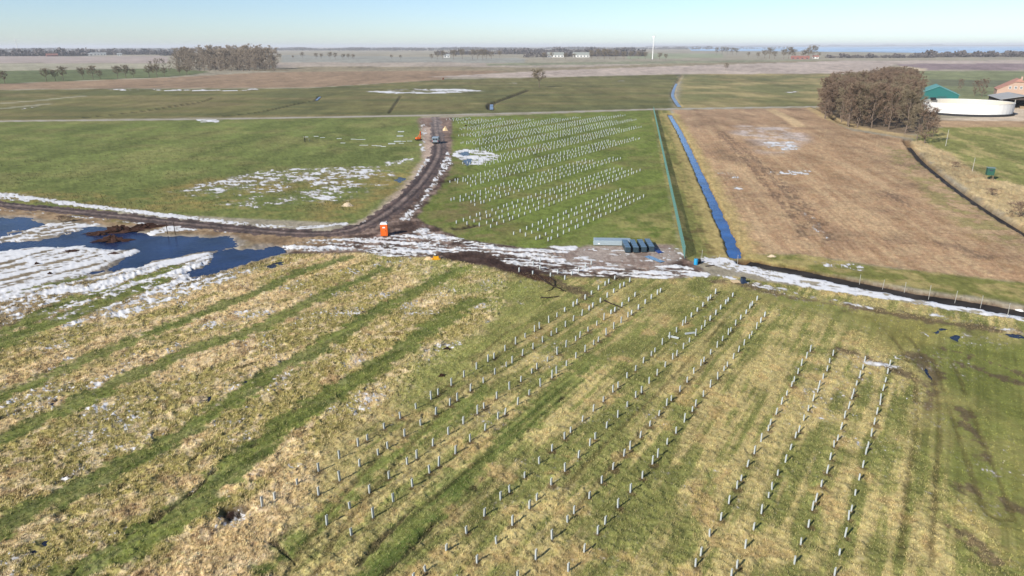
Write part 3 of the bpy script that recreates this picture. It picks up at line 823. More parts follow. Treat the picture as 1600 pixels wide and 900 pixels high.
tag(flat_poly('pond', [(-400, 300), (-60, 328), (62, 341), (150, 349), (240, 363), (370, 368), (445, 382), (446, 394), (410, 408), (345, 434), (295, 440), (150, 430), (60, 392), (-400, 420)], -0.14, M_POND),
    'blue flood water standing between the snow and the track', kind='structure')

def water_strip(name, pts, half, z, mat, label):
    P = smooth_line(pts)
    T = np.gradient(P, axis=0); T /= np.linalg.norm(T, axis=1)[:, None]
    Nn = np.stack([T[:, 1], -T[:, 0]], 1)
    L = P - Nn * half; Rr = P + Nn * half
    V = np.concatenate([np.c_[L, np.full(len(P), z)], np.c_[Rr, np.full(len(P), z)]])
    n = len(P)
    F = np.array([[i, i + n, i + n + 1, i + 1] for i in range(n - 1)])
    o = link(name, mesh_np(name, V, F, mat))
    tag(o, label, kind='structure')
    return o
water_strip('canal', [(1046, 178), (1062, 205), (1078, 238), (1100, 285), (1122, 332), (1139, 370), (1150, 400)], 1.12, -0.46, M_CANAL, 'straight bright blue drainage canal beside the stubble field')
water_strip('ditch_water', [(1057, 130), (1051, 146), (1056, 158), (1062, 166)], 1.0, -0.40, M_PALEW, 'short crooked reach of pale water beyond the farm road')
water_strip('ditch_water', [(768, 162), (768, 170)], 0.9, -0.40, M_PALEW, 'small pale ditch end left of the lone tree')
water_strip('ditch_water', [(1421, 228), (1440, 250), (1470, 275), (1500, 298), (1540, 325), (1600, 362), (1680, 410)], 0.62, -0.6, M_DITCH, 'dark winding ditch below the reed bank')
water_strip('ditch_water', [(1168, 409), (1250, 424), (1330, 441), (1420, 459), (1500, 471), (1600, 488), (1750, 516)], 1.5, -0.34, M_DITCH, 'dark ditch along the snow strip')
water_strip('ditch_water', [(500, 150.5), (494, 156)], 0.7, -0.3, M_PALEW, 'little pale pool of water in the dark pasture ditch')
PUDS = [([(714, 241), (724, 235), (736, 234), (737, 243), (724, 245)], 'blue meltwater puddle in the snow left of the far piles'),
        ([(720, 251), (730, 246), (740, 247), (739, 257), (730, 260)], 'pale blue puddle with a pointed lower end by the far piles'),
        ([(612, 281), (622, 275), (636, 276), (639, 281), (626, 287)], 'pale blue puddle beside the bend of the muddy track'),
        ([(1482, 528), (1491, 520), (1505, 522), (1498, 534)], 'dark blue puddle in the smooth green grass on the right'),
        ([(1564, 520), (1580, 517), (1607, 524), (1602, 531), (1576, 527)], 'long blue puddle at the right edge near the snow strip'),
        ([(1454, 518), (1470, 510), (1484, 512), (1466, 522)], 'grey shallow puddle in bright green grass'),
        ([(1440, 564), (1450, 574), (1458, 594), (1448, 592)], 'narrow grey puddle beyond the rightmost row of piles'),
        ([(228, 566), (243, 554), (260, 548), (254, 559), (236, 567)], 'dark puddle in a straw strip, middle left'),
        ([(485, 677), (500, 671), (496, 681)], 'tiny dark blue puddle left of the pile rows'),
        ([(70, 634), (84, 624), (100, 620), (90, 635)], 'small dark puddle in the straw near the left edge'),
        ([(316, 624), (330, 617), (328, 628)], 'small bluish puddle between two green strips'),
        ([(48, 861), (66, 844), (82, 837), (74, 853), (54, 865)], 'dark blue furrow puddle at the lower left'),
        ([(370, 597), (394, 587), (386, 597)], 'narrow dark puddle on the edge of a green strip'),
        ([(414, 416), (440, 404), (448, 412), (424, 421)], 'greyish shallow puddle at the tail of the flood water')]
for pts, lb in PUDS:
    tag(flat_poly('puddle', pts, -0.09, M_PUD), lb, kind='structure')
sea_pts = [G(1080, 79.5), G(1250, 80.5), G(1430, 82.5), G(1800, 84), G(2300, 86)]
sea_w = [tuple(p) for p in sea_pts]
far = [(26000, 9000), (22000, 17000), (9000, 22000), (4200, 17500)]
so = flat_poly('sea', sea_w + far, 0.6, M_SEA, True)
tag(so, 'pale blue sea bay at the horizon', kind='structure')

# ------------------------------------------------------------------ mesh helpers
class MB:
    def __init__(s): s.v = []; s.f = []
    def quad(s, a, b, c, d):
        i = len(s.v); s.v += [tuple(a), tuple(b), tuple(c), tuple(d)]; s.f.append((i, i + 1, i + 2, i + 3))
    def box(s, c, d, rz=0.0, taper=1.0, ry=0.0):
        i = len(s.v); cs, sn2 = math.cos(rz), math.sin(rz)
        for z in (-1, 1):
            k = taper if z > 0 else 1.0
            for x, y in ((-1, -1), (1, -1), (1, 1), (-1, 1)):
                lx, ly, lz = x * d[0] / 2 * k, y * d[1] / 2 * k, z * d[2] / 2
                if ry:
                    lx, lz = lx * math.cos(ry) + lz * math.sin(ry), -lx * math.sin(ry) + lz * math.cos(ry)
                s.v.append((c[0] + lx * cs - ly * sn2, c[1] + lx * sn2 + ly * cs, c[2] + lz))
        s.f += [(i, i + 3, i + 2, i + 1), (i + 4, i + 5, i + 6, i + 7), (i, i + 1, i + 5, i + 4), (i + 1, i + 2, i + 6, i + 5), (i + 2, i + 3, i + 7, i + 6), (i + 3, i, i + 4, i + 7)]
    def tube(s, p, q, r0, r1, n=6, cap=True):
        p = Vector(p); q = Vector(q); d = (q - p)
        if d.length < 1e-6: return
        d.normalize(); u = d.orthogonal().normalized(); w = d.cross(u)
        i = len(s.v)
        for pt, r in ((p, r0), (q, r1)):
            for k in range(n):
                a = 2 * math.pi * k / n
                s.v.append(tuple(pt + (u * math.cos(a) + w * math.sin(a)) * r))
        for k in range(n):
            s.f.append((i + k, i + (k + 1) % n, i + n + (k + 1) % n, i + n + k))
        if cap:
            s.f.append(tuple(i + k for k in range(n))[::-1]); s.f.append(tuple(i + n + k for k in range(n)))
    def poly(s, pts):
        i = len(s.v); s.v += [tuple(p) for p in pts]; s.f.append(tuple(range(i, i + len(pts))))
    def prism(s, pts, vec):
        """closed prism of a planar outline pushed along vec"""
        n = len(pts); i = len(s.v); v = Vector(vec)
        s.v += [tuple(p) for p in pts] + [tuple(Vector(p) + v) for p in pts]
        s.f.append(tuple(range(i, i + n))[::-1]); s.f.append(tuple(range(i + n, i + 2 * n)))
        for k in range(n):
            s.f.append((i + k, i + (k + 1) % n, i + n + (k + 1) % n, i + n + k))
    def mesh(s, name, mat, smooth=False):
        me = bpy.data.meshes.new(name); me.from_pydata(s.v, [], s.f); me.update()
        if mat: me.materials.append(mat)
        bm = bmesh.new(); bm.from_mesh(me); bmesh.ops.recalc_face_normals(bm, faces=bm.faces); bm.to_mesh(me); bm.free()
        if smooth:
            me.polygons.foreach_set('use_smooth', np.ones(len(me.polygons), bool))
        return me
    def build(s, name, mat, parent=None, smooth=False):
        return link(name, s.mesh(name, mat, smooth), parent)

def thing(name, label, cat, loc, rz=0.0, group=None, sc=1.0):
    o = bpy.data.objects.new(name, None); COL.objects.link(o)
    o.location = loc; o.rotation_euler = (0, 0, rz); o.scale = (sc, sc, sc)
    o.empty_display_size = 0.3
    return tag(o, label, cat, group)

def at(px, py, z=0.0):
    p = G(px, py); return (float(p[0]), float(p[1]), z)

# ground height lookup (nearest grid vertex)
def gz(x, y):
    r = math.hypot(x, y); a = math.atan2(x, y)
    i = int(np.clip(np.searchsorted(r_all, r), 0, NR - 1)); j = int(np.clip(np.searchsorted(a_all, a), 0, NA - 1))
    return float(H[i * NA + j])

# ------------------------------------------------------------------ steel piles
M_PILE = flat('galvanised_pile', (186, 192, 190), 0.5, 0.1, 0.14, 9.0, 0.5)
rng = random.Random(5)
def pile_mesh(h, name='steel_pile'):
    mb = MB(); w, dp, t = 0.148, 0.10, 0.014
    # C-section: web and two flanges, sunk a little into the soil
    mb.box((0, 0, (h - 0.35) / 2), (w, t, h + 0.35))
    mb.box((-w / 2 + t / 2, dp / 2, (h - 0.35) / 2), (t, dp - t - 0.004, h + 0.35))
    mb.box((w / 2 - t / 2, dp / 2, (h - 0.35) / 2), (t, dp - t - 0.004, h + 0.35))
    return mb.mesh(name, M_PILE)
pile_vars = {g: [pile_mesh(h * k) for k in (0.8, 0.93, 1.0, 1.08, 1.2)] for g, h in (('right-hand', 0.60), ('middle', 0.64), ('left-hand', 0.72), ('mud', 0.72), ('far', 0.58))}
ordn = lambda n: '%d%s' % (n, 'th' if 10 <= n % 100 <= 20 else {1: 'st', 2: 'nd', 3: 'rd'}.get(n % 10, 'th'))
rowname = {'first': 'rightmost row', 'second': 'second row from right', 'third': 'second row from left', 'fourth': 'leftmost row'}
MAXI = 300
cnt = 0; rest_v = []; rest_f = []
base = pile_vars['far'][2]
bv = np.array([v.co[:] for v in base.vertices]); bf = [tuple(p.vertices) for p in base.polygons]
nv = 0
for x, y, inf in arr:
    if cnt < MAXI and y > 26:
        o = link('steel_pile', rng.choice(pile_vars[inf if isinstance(inf, str) else inf[1]]))
        o.location = (x, y, gz(x, y) - 0.02)
        o.rotation_euler = (R(rng.gauss(0, 2.0)), R(rng.gauss(0, 2.0)), -TH + math.pi / 2 + R(rng.gauss(0, 6)))
        if inf == 'mud':
            lb = 'short steel pile standing in the mud at the edge of the snow'
        elif inf == 'far':
            lb = 'short steel pile at the near end of the far field'
        else:
            lb = 'steel pile, %s from far end, %s, %s block' % (ordn(inf[2]), rowname[inf[0]], inf[1])
        tag(o, lb, 'pile', 'steel piles driven in rows across the near field' if inf != 'far' else 'steel piles of the far field')
        cnt += 1
    else:
        a = -TH + math.pi / 2 + R(rng.gauss(0, 4)); k = rng.uniform(0.9, 1.2)
        c_, s_ = math.cos(a), math.sin(a)
        vv = np.stack([(bv[:, 0] * c_ - bv[:, 1] * s_) * 1.3 + x, (bv[:, 0] * s_ + bv[:, 1] * c_) * 1.3 + y, bv[:, 2] * k + gz(x, y) - 0.02], 1)
        rest_v.append(vv); rest_f.append(np.array(bf) + nv); nv += len(vv)
po = link('pile_field', mesh_np('pile_field', np.concatenate(rest_v), np.concatenate(rest_f), M_PILE, smooth=False))
tag(po, 'field of pale steel piles in long banded rows beyond the snow', 'piles', kind='stuff')

# ------------------------------------------------------------------ trees
M_BARK = flat('bark', (118, 104, 92), 0.95, 0, 0.18, 2.0, 0.1)
M_TWIG = flat('twigs', (130, 111, 94), 0.95, 0, 0.16, 0.6, 0.05)
M_TWIG2 = flat('twigs_reddish', (132, 112, 96), 0.95, 0, 0.16, 0.6, 0.05)
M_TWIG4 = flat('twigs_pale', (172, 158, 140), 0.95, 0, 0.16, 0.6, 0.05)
M_TWIG3 = flat('twigs_grey', (134, 122, 100), 0.95, 0, 0.16, 0.6, 0.05)

def tree_meshes(seed, h, cr, base, ntw, mat, tw=0.055, trunk_r=None, upk=1.0):
    """bare tree: tapered trunk and limbs in one mesh, fine branches and twigs in another"""
    r = random.Random(seed)
    tr = MB(); cw = MB()
    trunk_r = trunk_r or h * 0.016
    pts = [Vector((0, 0, -0.4))]
    n = 7
    for i in range(1, n + 1):
        z = h * 0.86 * i / n
        pts.append(Vector((pts[-1].x + r.gauss(0, h * 0.012), pts[-1].y + r.gauss(0, h * 0.012), z)))
    for i in range(n):
        tr.tube(pts[i], pts[i + 1], trunk_r * (1 - i / n * 0.85), trunk_r * (1 - (i + 1) / n * 0.85), 6, False)
    def on_trunk(z):
        f = np.clip(z / (h * 0.86) * n, 0, n - 1e-3); i = int(f)
        return pts[i].lerp(pts[i + 1], f - i)
    limbs = []
    nl = 13
    for k in range(nl):
        f = (k + r.random()) / nl
        z0 = h * (base + (0.80 - base) * f)
        az = k * 2.4 + r.uniform(-0.5, 0.5)
        env = math.sin(math.pi * min(1, max(0.0, 0.22 + 0.72 * f))) ** 0.6
        ln = cr * env * r.uniform(0.75, 1.1)
        p0 = on_trunk(z0)
        up = upk * r.uniform(0.5, 1.1) * ln * (0.7 + 0.6 * f)
        p2 = p0 + Vector((math.cos(az) * ln, math.sin(az) * ln, min(up, h * 0.99 - z0)))
        p1 = p0.lerp(p2, 0.5) + Vector((0, 0, -0.06 * ln + r.gauss(0, 0.2)))
        rr = trunk_r * (0.42 - 0.22 * f)
        tr.tube(p0, p1, rr, rr * 0.6, 5, False); tr.tube(p1, p2, rr * 0.6, rr * 0.2, 4, False)
        limbs.append((p0, p1, p2))
    limbs.append((pts[-3], pts[-2], pts[-1] + Vector((0, 0, h * 0.08))))
    subs = []
    for (p0, p1, p2) in limbs:
        for k in range(9):
            f = r.uniform(0.25, 1.0)
            b = p0.lerp(p1, f * 2) if f < 0.5 else p1.lerp(p2, f * 2 - 1)
            dv = Vector((r.gauss(0, 1), r.gauss(0, 1), r.gauss(0.45, 0.6))).normalized()
            out = Vector((b.x, b.y, 0)); 
            if out.length > 0.1: dv = (dv + out.normalized() * 0.5).normalized()
            L = cr * r.uniform(0.22, 0.5) * (1.15 - 0.5 * f)
            e = b + dv * L
            if e.z > h: e.z = h - r.random()
            cw.tube(b, e, trunk_r * 0.10, trunk_r * 0.04, 3, False)
            subs.append((b, e))
    for k in range(ntw):
        b, e = subs[r.randrange(len(subs))]
        p = b.lerp(e, r.uniform(0.15, 1.05))
        dv = (e - b).normalized() * 0.7 + Vector((r.gauss(0, 0.7), r.gauss(0, 0.7), r.gauss(0.35, 0.5)))
        dv.normalize()
        L = cr * r.uniform(0.10, 0.28)
        q = p + dv * L
        sd = dv.cross(Vector((r.gauss(0, 1), r.gauss(0, 1), r.gauss(0, 1))))
        if sd.length < 1e-3: continue
        sd = sd.normalized() * tw * r.uniform(0.6, 1.2)
        i = len(cw.v)
        cw.v += [tuple(p - sd * 0.5), tuple(p + sd * 0.5), tuple(q + sd * 0.15), tuple(q - sd * 0.15)]
        cw.f.append((i, i + 1, i + 2, i + 3))
    tm = tr.mesh('trunk', M_BARK, True)
    cmx = bpy.data.meshes.new('crown'); cmx.from_pydata(cw.v, [], cw.f); cmx.update(); cmx.materials.append(mat)
    return tm, cmx

def plant(name, meshes, loc, rz, sc, label, cat, group, scz=None):
    t = thing(name, label, cat, loc, rz, group)
    t.scale = (sc, sc, scz or sc)
    link('trunk', meshes[0], t); link('crown', meshes[1], t)
    return t

copse_vars = [tree_meshes(100 + i, 15.5, 3.9, 0.06, 6200, (M_TWIG, M_TWIG2, M_TWIG3)[i % 3], 0.055, upk=2.0) for i in range(6)]
rng = random.Random(21)
CP = W([(1280, 182), (1294, 165), (1330, 150), (1400, 140), (1428, 141), (1427, 152), (1426, 172), (1430, 205), (1400, 210), (1345, 203), (1310, 195)])
cx0, cx1, cy0, cy1 = CP[:, 0].min(), CP[:, 0].max(), CP[:, 1].min(), CP[:, 1].max()
placed = []
tries = 0
while len(placed) < 150 and tries < 20000:
    tries += 1
    x, y = rng.uniform(cx0, cx1), rng.uniform(cy0, cy1)
    if not inside(np.array([x]), np.array([y]), CP)[0]: continue
    if any((x - a) ** 2 + (y - b) ** 2 < 3.4 ** 2 for a, b in placed): continue
    placed.append((x, y))
for i, (x, y) in enumerate(placed):
    edge = 1.0
    plant('bare_tree', copse_vars[rng.randrange(6)], (x, y, 0), rng.uniform(0, 6.28), rng.uniform(0.75, 1.2) * edge,
          'bare deciduous tree in the dense copse left of the round white tank', 'tree', 'trees of the copse beside the farm', rng.uniform(0.78, 1.12))
for px, py, s, lb in ((1445, 224, 0.76, 'bare spreading tree at the near tip of the copse over the ditch'), (1432, 219, 0.72, 'smaller bare tree beside the ditch at the tip of the copse'),
                      (1456, 214, 0.5, 'low bare tree right of the copse tip, on the green field'), (1290, 186, 0.75, 'reddish bare tree at the left end of the copse')):
    plant('bare_tree', copse_vars[1 if 'reddish' in lb else rng.randrange(6)], at(px, py), rng.uniform(0, 6), s, lb, 'tree', None)
# tree clump behind the tank
for px, py, s, lb in ((1522, 150, 0.62, 'bare tree behind the tank, left of the pair near the farmhouse'), (1533, 151, 0.7, 'bare tree behind the tank nearest the farmhouse'), (1500, 141, 0.5, 'low bare tree right of the green barn')):
    plant('bare_tree', copse_vars[rng.randrange(6)], at(px, py), rng.uniform(0, 6), s, lb, 'tree', None)
# far left copse of tall trees
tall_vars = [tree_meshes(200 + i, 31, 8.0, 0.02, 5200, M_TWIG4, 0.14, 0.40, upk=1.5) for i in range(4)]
rng = random.Random(31)
CP = W([(262, 110.5), (280, 104), (400, 103), (432, 106), (430, 110.5), (350, 111.5)])
placed = []; tries = 0
cx0, cx1, cy0, cy1 = CP[:, 0].min(), CP[:, 0].max(), CP[:, 1].min(), CP[:, 1].max()
while len(placed) < 80 and tries < 30000:
    tries += 1
    x, y = rng.uniform(cx0, cx1), rng.uniform(cy0, cy1)
    if not inside(np.array([x]), np.array([y]), CP)[0]: continue
    if any((x - a) ** 2 + (y - b) ** 2 < 7.5 ** 2 for a, b in placed): continue
    placed.append((x, y))
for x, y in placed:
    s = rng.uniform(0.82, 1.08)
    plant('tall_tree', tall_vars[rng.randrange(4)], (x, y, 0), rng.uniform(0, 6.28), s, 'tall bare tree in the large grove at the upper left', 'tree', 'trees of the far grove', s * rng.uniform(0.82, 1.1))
# low scrub along the grove's foot
for i, px in enumerate((236, 246, 256, 266, 280, 296, 312, 328, 345, 362, 380, 398, 414, 428)):
    plant('scrub_tree', tall_vars[i % 4], at(px, 111.5 + rng.uniform(-0.4, 0.4)), rng.uniform(0, 6), rng.uniform(0.40, 0.58), 'low scrubby tree along the foot of the far grove', 'tree', 'scrub at the foot of the far grove')
# roadside trees on the left
round_vars = [tree_meshes(300 + i, 11, 4.6, 0.30, 1800, M_TWIG3, 0.13, 0.26) for i in range(3)]
rows_l = [(8, 131, 0.95, 'first'), (72, 127, 1.05, 'second'), (87, 126.5, 0.9, 'third'), (99, 125.5, 1.15, 'fourth'), (130, 124, 1.0, 'fifth'), (146, 124.5, 1.15, 'sixth'), (157, 123.5, 0.75, 'seventh'),
          (184, 122.5, 1.1, 'eighth'), (197, 122.5, 1.15, 'ninth'), (209, 121.5, 0.8, 'tenth'), (233, 121, 1.1, 'eleventh'), (246, 121, 1.15, 'twelfth'), (257, 119, 0.8, 'thirteenth'), (281, 118, 0.9, 'fourteenth'), (292, 118, 0.9, 'fifteenth')]
for i, (px, py, s, o_) in enumerate(rows_l):
    plant('roadside_tree', round_vars[i % 3], at(px, py), rng.uniform(0, 6), s, 'small round-crowned bare tree, %s from the left in the field-edge row' % o_, 'tree', 'row of small trees along the field edge')
plant('lone_tree', round_vars[1], at(843, 136.5), 1.0, 1.25, 'lone round-crowned bare tree in the dark pasture', 'tree', None)
plant('field_tree', round_vars[2], at(1134, 110), 1.0, 0.8, 'tiny bare tree on the pale strip right of the turbine', 'tree', None)
# bush by the right ditch
bush = tree_meshes(401, 3.2, 2.2, 0.02, 1400, M_TWIG2, 0.05, 0.06)
for px, py, s, lb in ((1592, 341, 1.0, 'purplish leafless bush at the ditch on the right edge'), (1548, 306, 0.55, 'small reddish bush on the reed bank'), (1492, 262, 0.5, 'small leafless bush on the ditch bank below the copse'),
                      (97, 347, 0.42, 'small dark bush between track and flood water'), (110, 346, 0.36, 'little dark bush right of a similar one by the flood')):
    t = thing('bush', lb, 'bush', at(px, py, -0.1), 0.5)
    t.scale = (s, s, s)
    link('stem', bush[0], t); link('twigs', bush[1], t)

# distant small trees and hedges that can still be told apart
def far_tree(px, py, s, lb, grp, v=0):
    plant('distant_tree', round_vars[v % 3], at(px, py), px * 0.7, s, lb, 'tree', grp)
for i, (px, py, s) in enumerate([(438, 93, 1.2), (458, 92, 0.8), (473, 91, 1.4), (494, 92, 1.3), (502, 92, 1.2), (516, 92.5, 1.5), (524, 92.5, 1.4), (536, 93, 1.2), (545, 93, 1.2), (552, 93, 1.1), (612, 92, 0.9), (626, 92.5, 0.9),
                                 (674, 93.5, 1.2), (684, 92.5, 1.6), (692, 93, 1.8), (709, 93, 2.0), (722, 92.5, 2.2), (738, 92.5, 2.0), (746, 92.5, 2.0), (754, 92.5, 2.1), (760, 92.5, 1.8), (768, 92.5, 1.6), (781, 90, 1.6)]):
    far_tree(px, py, s, 'small hazy tree in the scattered hedge line under the horizon', 'hedge trees under the horizon', i)
for i, (px, py, s) in enumerate([(850, 93, 1.4), (862, 92, 1.4), (884, 93, 1.3), (897, 93, 1.2), (924, 92, 1.8), (934, 92, 2.0), (944, 92.5, 2.1), (953, 92.5, 2.0), (962, 93, 1.9), (975, 92.5, 1.6), (985, 92, 1.6), (997, 92.5, 1.6), (1008, 92.5, 1.5), (1030, 93.5, 1.4), (1040, 94, 1.2)]):
    far_tree(px, py, s, 'hazy tree in the clump by the white turbine mast', 'trees round the turbine', i)
for i, (px, py, s) in enumerate([(1120, 85.5, 2.2), (1128, 85.5, 2.4), (1136, 85.5, 2.2), (1144, 86, 2.2), (1151, 86, 2.0), (1169, 89.5, 1.2), (1184, 91, 1.3), (1195, 91, 1.8), (1202, 91.5, 2.3), (1210, 92, 1.6), (1224, 92, 2.0), (1232, 92, 2.4), (1238, 92, 2.0), (1254, 92, 1.8), (1262, 92, 2.2), (1270, 91.5, 2.7), (1279, 90, 1.2)]):
    far_tree(px, py, s, 'hazy tree of the small farm clump right of the turbine', 'far farm trees', i)

# woods along the horizon: one mass
M_WOOD = flat('far_wood', (100, 94, 92), 0.95, 0, 0.14, 0.05, 0.05)
rs = np.random.RandomState(77)
wv = []; wf = []; nw = 0
def wood(pxa, ya, pxb, yb, n, hmin, hmax, depth):
    global nw
    A = G(pxa, ya); B = G(pxb, yb)
    dirv = A / np.linalg.norm(A)
    for i in range(n):
        f = rs.rand(); p = A * (1 - f) + B * f + dirv * rs.rand() * depth
        hh = rs.uniform(hmin, hmax) * (0.75 + 0.35 * math.sin(f * 37 + pxa) * math.sin(f * 11)); cr_ = hh * rs.uniform(0.28, 0.45)
        k = 9
        cen = np.stack([p[0] + rs.uniform(-1, 1, k) * cr_, p[1] + rs.uniform(-1, 1, k) * cr_, hh * rs.uniform(0.05, 0.8, k)], 1)
        for c in cen:
            u = rs.normal(size=3); u /= np.linalg.norm(u); w = np.cross(u, rs.normal(size=3)); w /= np.linalg.norm(w)
            s = hh * rs.uniform(0.10, 0.24)
            wv.append(np.array([c - u * s, c + w * s * 0.8, c + u * s, c - w * s * 0.8])); wf.append([nw, nw + 1, nw + 2, nw + 3]); nw += 4
wood(-700, 88.5, 0, 88, 624, 19, 28, 80)
wood(0, 88, 135, 87.5, 360, 21, 30, 80)
wood(130, 86, 262, 85.5, 360, 19, 28, 200)
wood(-500, 82, 430, 81.5, 1200, 21, 30, 900)
wood(250, 87, 300, 87, 120, 17, 24, 80)
wood(430, 79, 830, 79.5, 1008, 19, 28, 900)
wood(680, 86, 860, 84.5, 336, 15, 24, 200)
wood(780, 84.5, 1000, 83, 792, 19, 28, 500)
wood(820, 90, 900, 89, 144, 11, 18, 100)
wood(900, 88.5, 1010, 88, 216, 17, 24, 100)
wood(980, 77, 1240, 76, 384, 15, 22, 800)
wood(420, 77.8, 1120, 77.2, 1900, 22, 30, 700)
wood(-400, 78.5, 430, 78.5, 1200, 22, 29, 500)
wood(1290, 91, 1460, 90.5, 312, 9, 13, 50)
wood(1430, 90, 1620, 89, 552, 13, 21, 120)
wood(1600, 89, 2000, 90, 432, 13, 21, 120)
wob_ = link('distant_woods', mesh_np('distant_woods', np.concatenate(wv), np.array(wf), M_WOOD, smooth=False))
tag(wob_, 'blue hazy belt of woods along the horizon', 'woods', kind='stuff')
# far shore across the bay
sv = []; sf = []
xs_ = np.linspace(3200, 25000, 160)
for i, xx in enumerate(xs_):
    yy = 17000 + 3800 * math.sin((xx - 3200) / 21800 * math.pi) - max(0, xx - 19000) * 1.1
    hh = 22 + 12 * rs.rand() + (26 if rs.rand() < 0.05 else 0)
    for dx, dy, z in ((0, 0, 0), (0, 0, hh), (0, 500, hh), (0, 500, 0)):
        sv.append((xx + dx, yy + dy, z))
for i in range(159):
    a = i * 4
    for k in range(3): sf.append((a + k, a + 4 + k, a + 5 + k, a + k + 1))
sh = link('far_shore', mesh_np('far_shore', np.array(sv), np.array(sf), M_WOOD, smooth=False))
tag(sh, 'thin dark line of land across the bay', kind='structure')

#--NATURE-END--
# ------------------------------------------------------------------ things on the site
M_ORANGE = flat('orange_plastic', (235, 106, 26), 0.45, 0, 0.03, 4, 0.4)
M_WHITEP = flat('white_plastic', (236, 236, 232), 0.5, 0, 0.03, 4, 0.4)
M_DARK = flat('dark_rubber', (40, 42, 44), 0.8, 0, 0.1, 5)
M_GLASS = flat('dark_glass', (52, 66, 78), 0.12, 0, 0.05, 1, 0.6)
M_STEEL = flat('galvanised_sheet', (176, 192, 198), 0.4, 0.3, 0.08, 2, 0.5)
M_TEAL = flat('green_fence_paint', (96, 140, 132), 0.5, 0.1, 0.06, 3, 0.4)
M_WOODP = flat('weathered_wood', (150, 130, 104), 0.9, 0, 0.15, 4, 0.1)
M_POSTW = flat('pale_post', (180, 178, 170), 0.6, 0.1, 0.06, 4, 0.4)
M_YEL = flat('yellow_paint', (240, 172, 20), 0.45, 0, 0.05, 4, 0.4)
M_SAND = flat('sand', (222, 196, 156), 0.95, 0, 0.08, 2, 0.05, 0.4)
M_SOIL = flat('dark_soil', (72, 52, 44), 0.95, 0, 0.15, 2, 0.05, 0.6)
M_CLODW = flat('pale_rubble', (206, 188, 160), 0.95, 0, 0.1, 2, 0.05, 0.5)

def face_cam(px, py):
    p = G(px, py); return -math.atan2(p[0], p[1])

# portable toilet
t = thing('portable_toilet', 'orange portable toilet with white roof beside the bend of the track', 'toilet', at(601, 368.5, 0.02), face_cam(601, 368) - 0.12)
mb = MB(); mb.box((0, 0, 1.06), (1.12, 1.12, 1.96)); mb.build('cabin', M_ORANGE, t)
mb = MB()
for x in (-0.53, 0.53):
    for y in (-0.53, 0.53): mb.box((x, y, 1.06), (0.10, 0.10, 1.99))
mb.build('corner_post', M_ORANGE, t)
mb = MB(); mb.box((0, 0, 0.04), (1.2, 1.2, 0.10)); mb.build('base_skid', M_DARK, t)
mb = MB(); mb.box((0, 0, 2.09), (1.2, 1.2, 0.10)); mb.box((0, 0, 2.22), (1.14, 1.14, 0.16), 0, 0.72); ro = mb.build('roof', M_WHITEP, t)
mb = MB(); mb.tube((0.38, 0.35, 2.2), (0.38, 0.35, 2.45), 0.05, 0.05, 8); mb.build('vent_pipe', M_WHITEP, ro)
mb = MB(); mb.box((0, -0.575, 1.0), (0.72, 0.03, 1.72)); dr = mb.build('door', M_ORANGE, t)
mb = MB(); mb.box((0, -0.598, 1.55), (0.46, 0.012, 0.2)); mb.build('sign_panel', M_WHITEP, dr)
mb = MB(); mb.box((0.27, -0.605, 1.0), (0.06, 0.03, 0.16)); mb.build('handle', M_DARK, dr)

# small yellow machine with a pale sand heap
t = thing('plate_compactor', 'small yellow machine with dark top at the snowy track edge', 'machine', at(681.5, 406, 0.03), 0.2)
mb = MB(); mb.box((0, 0, 0.09), (1.0, 0.62, 0.12)); mb.box((-0.55, 0, 0.17), (0.16, 0.6, 0.10), 0, 1, -0.5); mb.box((0.55, 0, 0.17), (0.16, 0.6, 0.10), 0, 1, 0.5); mb.build('base_plate', M_YEL, t)
mb = MB(); mb.box((0, 0, 0.38), (0.8, 0.52, 0.42), 0, 0.86); mb.build('engine_cover', M_YEL, t)
mb = MB(); mb.box((-0.1, 0, 0.66), (0.42, 0.4, 0.13)); mb.build('engine', M_DARK, t)
mb = MB(); mb.box((-0.15, 0, 0.80), (0.3, 0.3, 0.12)); mb.build('fuel_tank', M_WHITEP, t)
mb = MB()
for y in (-0.2, 0.2): mb.tube((0.35, y, 0.4), (0.95, y, 0.95), 0.025, 0.025, 6)
mb.tube((0.95, -0.2, 0.95), (0.95, 0.2, 0.95), 0.025, 0.025, 6); mb.build('handle', M_DARK, t)

def heap(name, label, cat, px, py, rx, ry, h, mat, seed, rz=0.0, rough=0.25):
    n, m = 22, 9; V = [(0, 0, h)]; F = []
    rr = np.random.RandomState(seed)
    for j in range(1, m + 1):
        for i in range(n):
            a = 2 * math.pi * i / n; f = j / m
            k = 1 + rough * (rr.rand() - 0.5) * 1.4
            z = h * (0.5 + 0.5 * math.cos(math.pi * f)) * (1 + rough * (rr.rand() - 0.5) * 1.6) - (0.12 if j == m else 0)
            V.append((math.cos(a) * rx * f * k, math.sin(a) * ry * f * k, z))
    for i in range(n): F.append((0, 1 + i, 1 + (i + 1) % n))
    for j in range(m - 1):
        for i in range(n):
            a = 1 + j * n + i; b = 1 + j * n + (i + 1) % n
            F.append((a, a + n, b + n, b))
    me = bpy.data.meshes.new(name); me.from_pydata(V, [], F); me.update(); me.materials.append(mat)
    o = link(name, me); o.location = at(px, py, 0.0); o.rotation_euler = (0, 0, rz)
    return tag(o, label, cat)
heap('sand_heap', 'pale sand heap left of the small yellow machine', 'heap', 670, 405.5, 0.9, 0.6, 0.42, M_SAND, 1)
heap('sand_heap', 'whitish sand cone right of the track near the van', 'heap', 696, 204, 1.3, 1.2, 1.5, M_SAND, 2)
heap('rubble_heap', 'pale stone heap in the field left of the track bend', 'heap', 543, 322, 1.4, 0.9, 0.7, M_CLODW, 3)
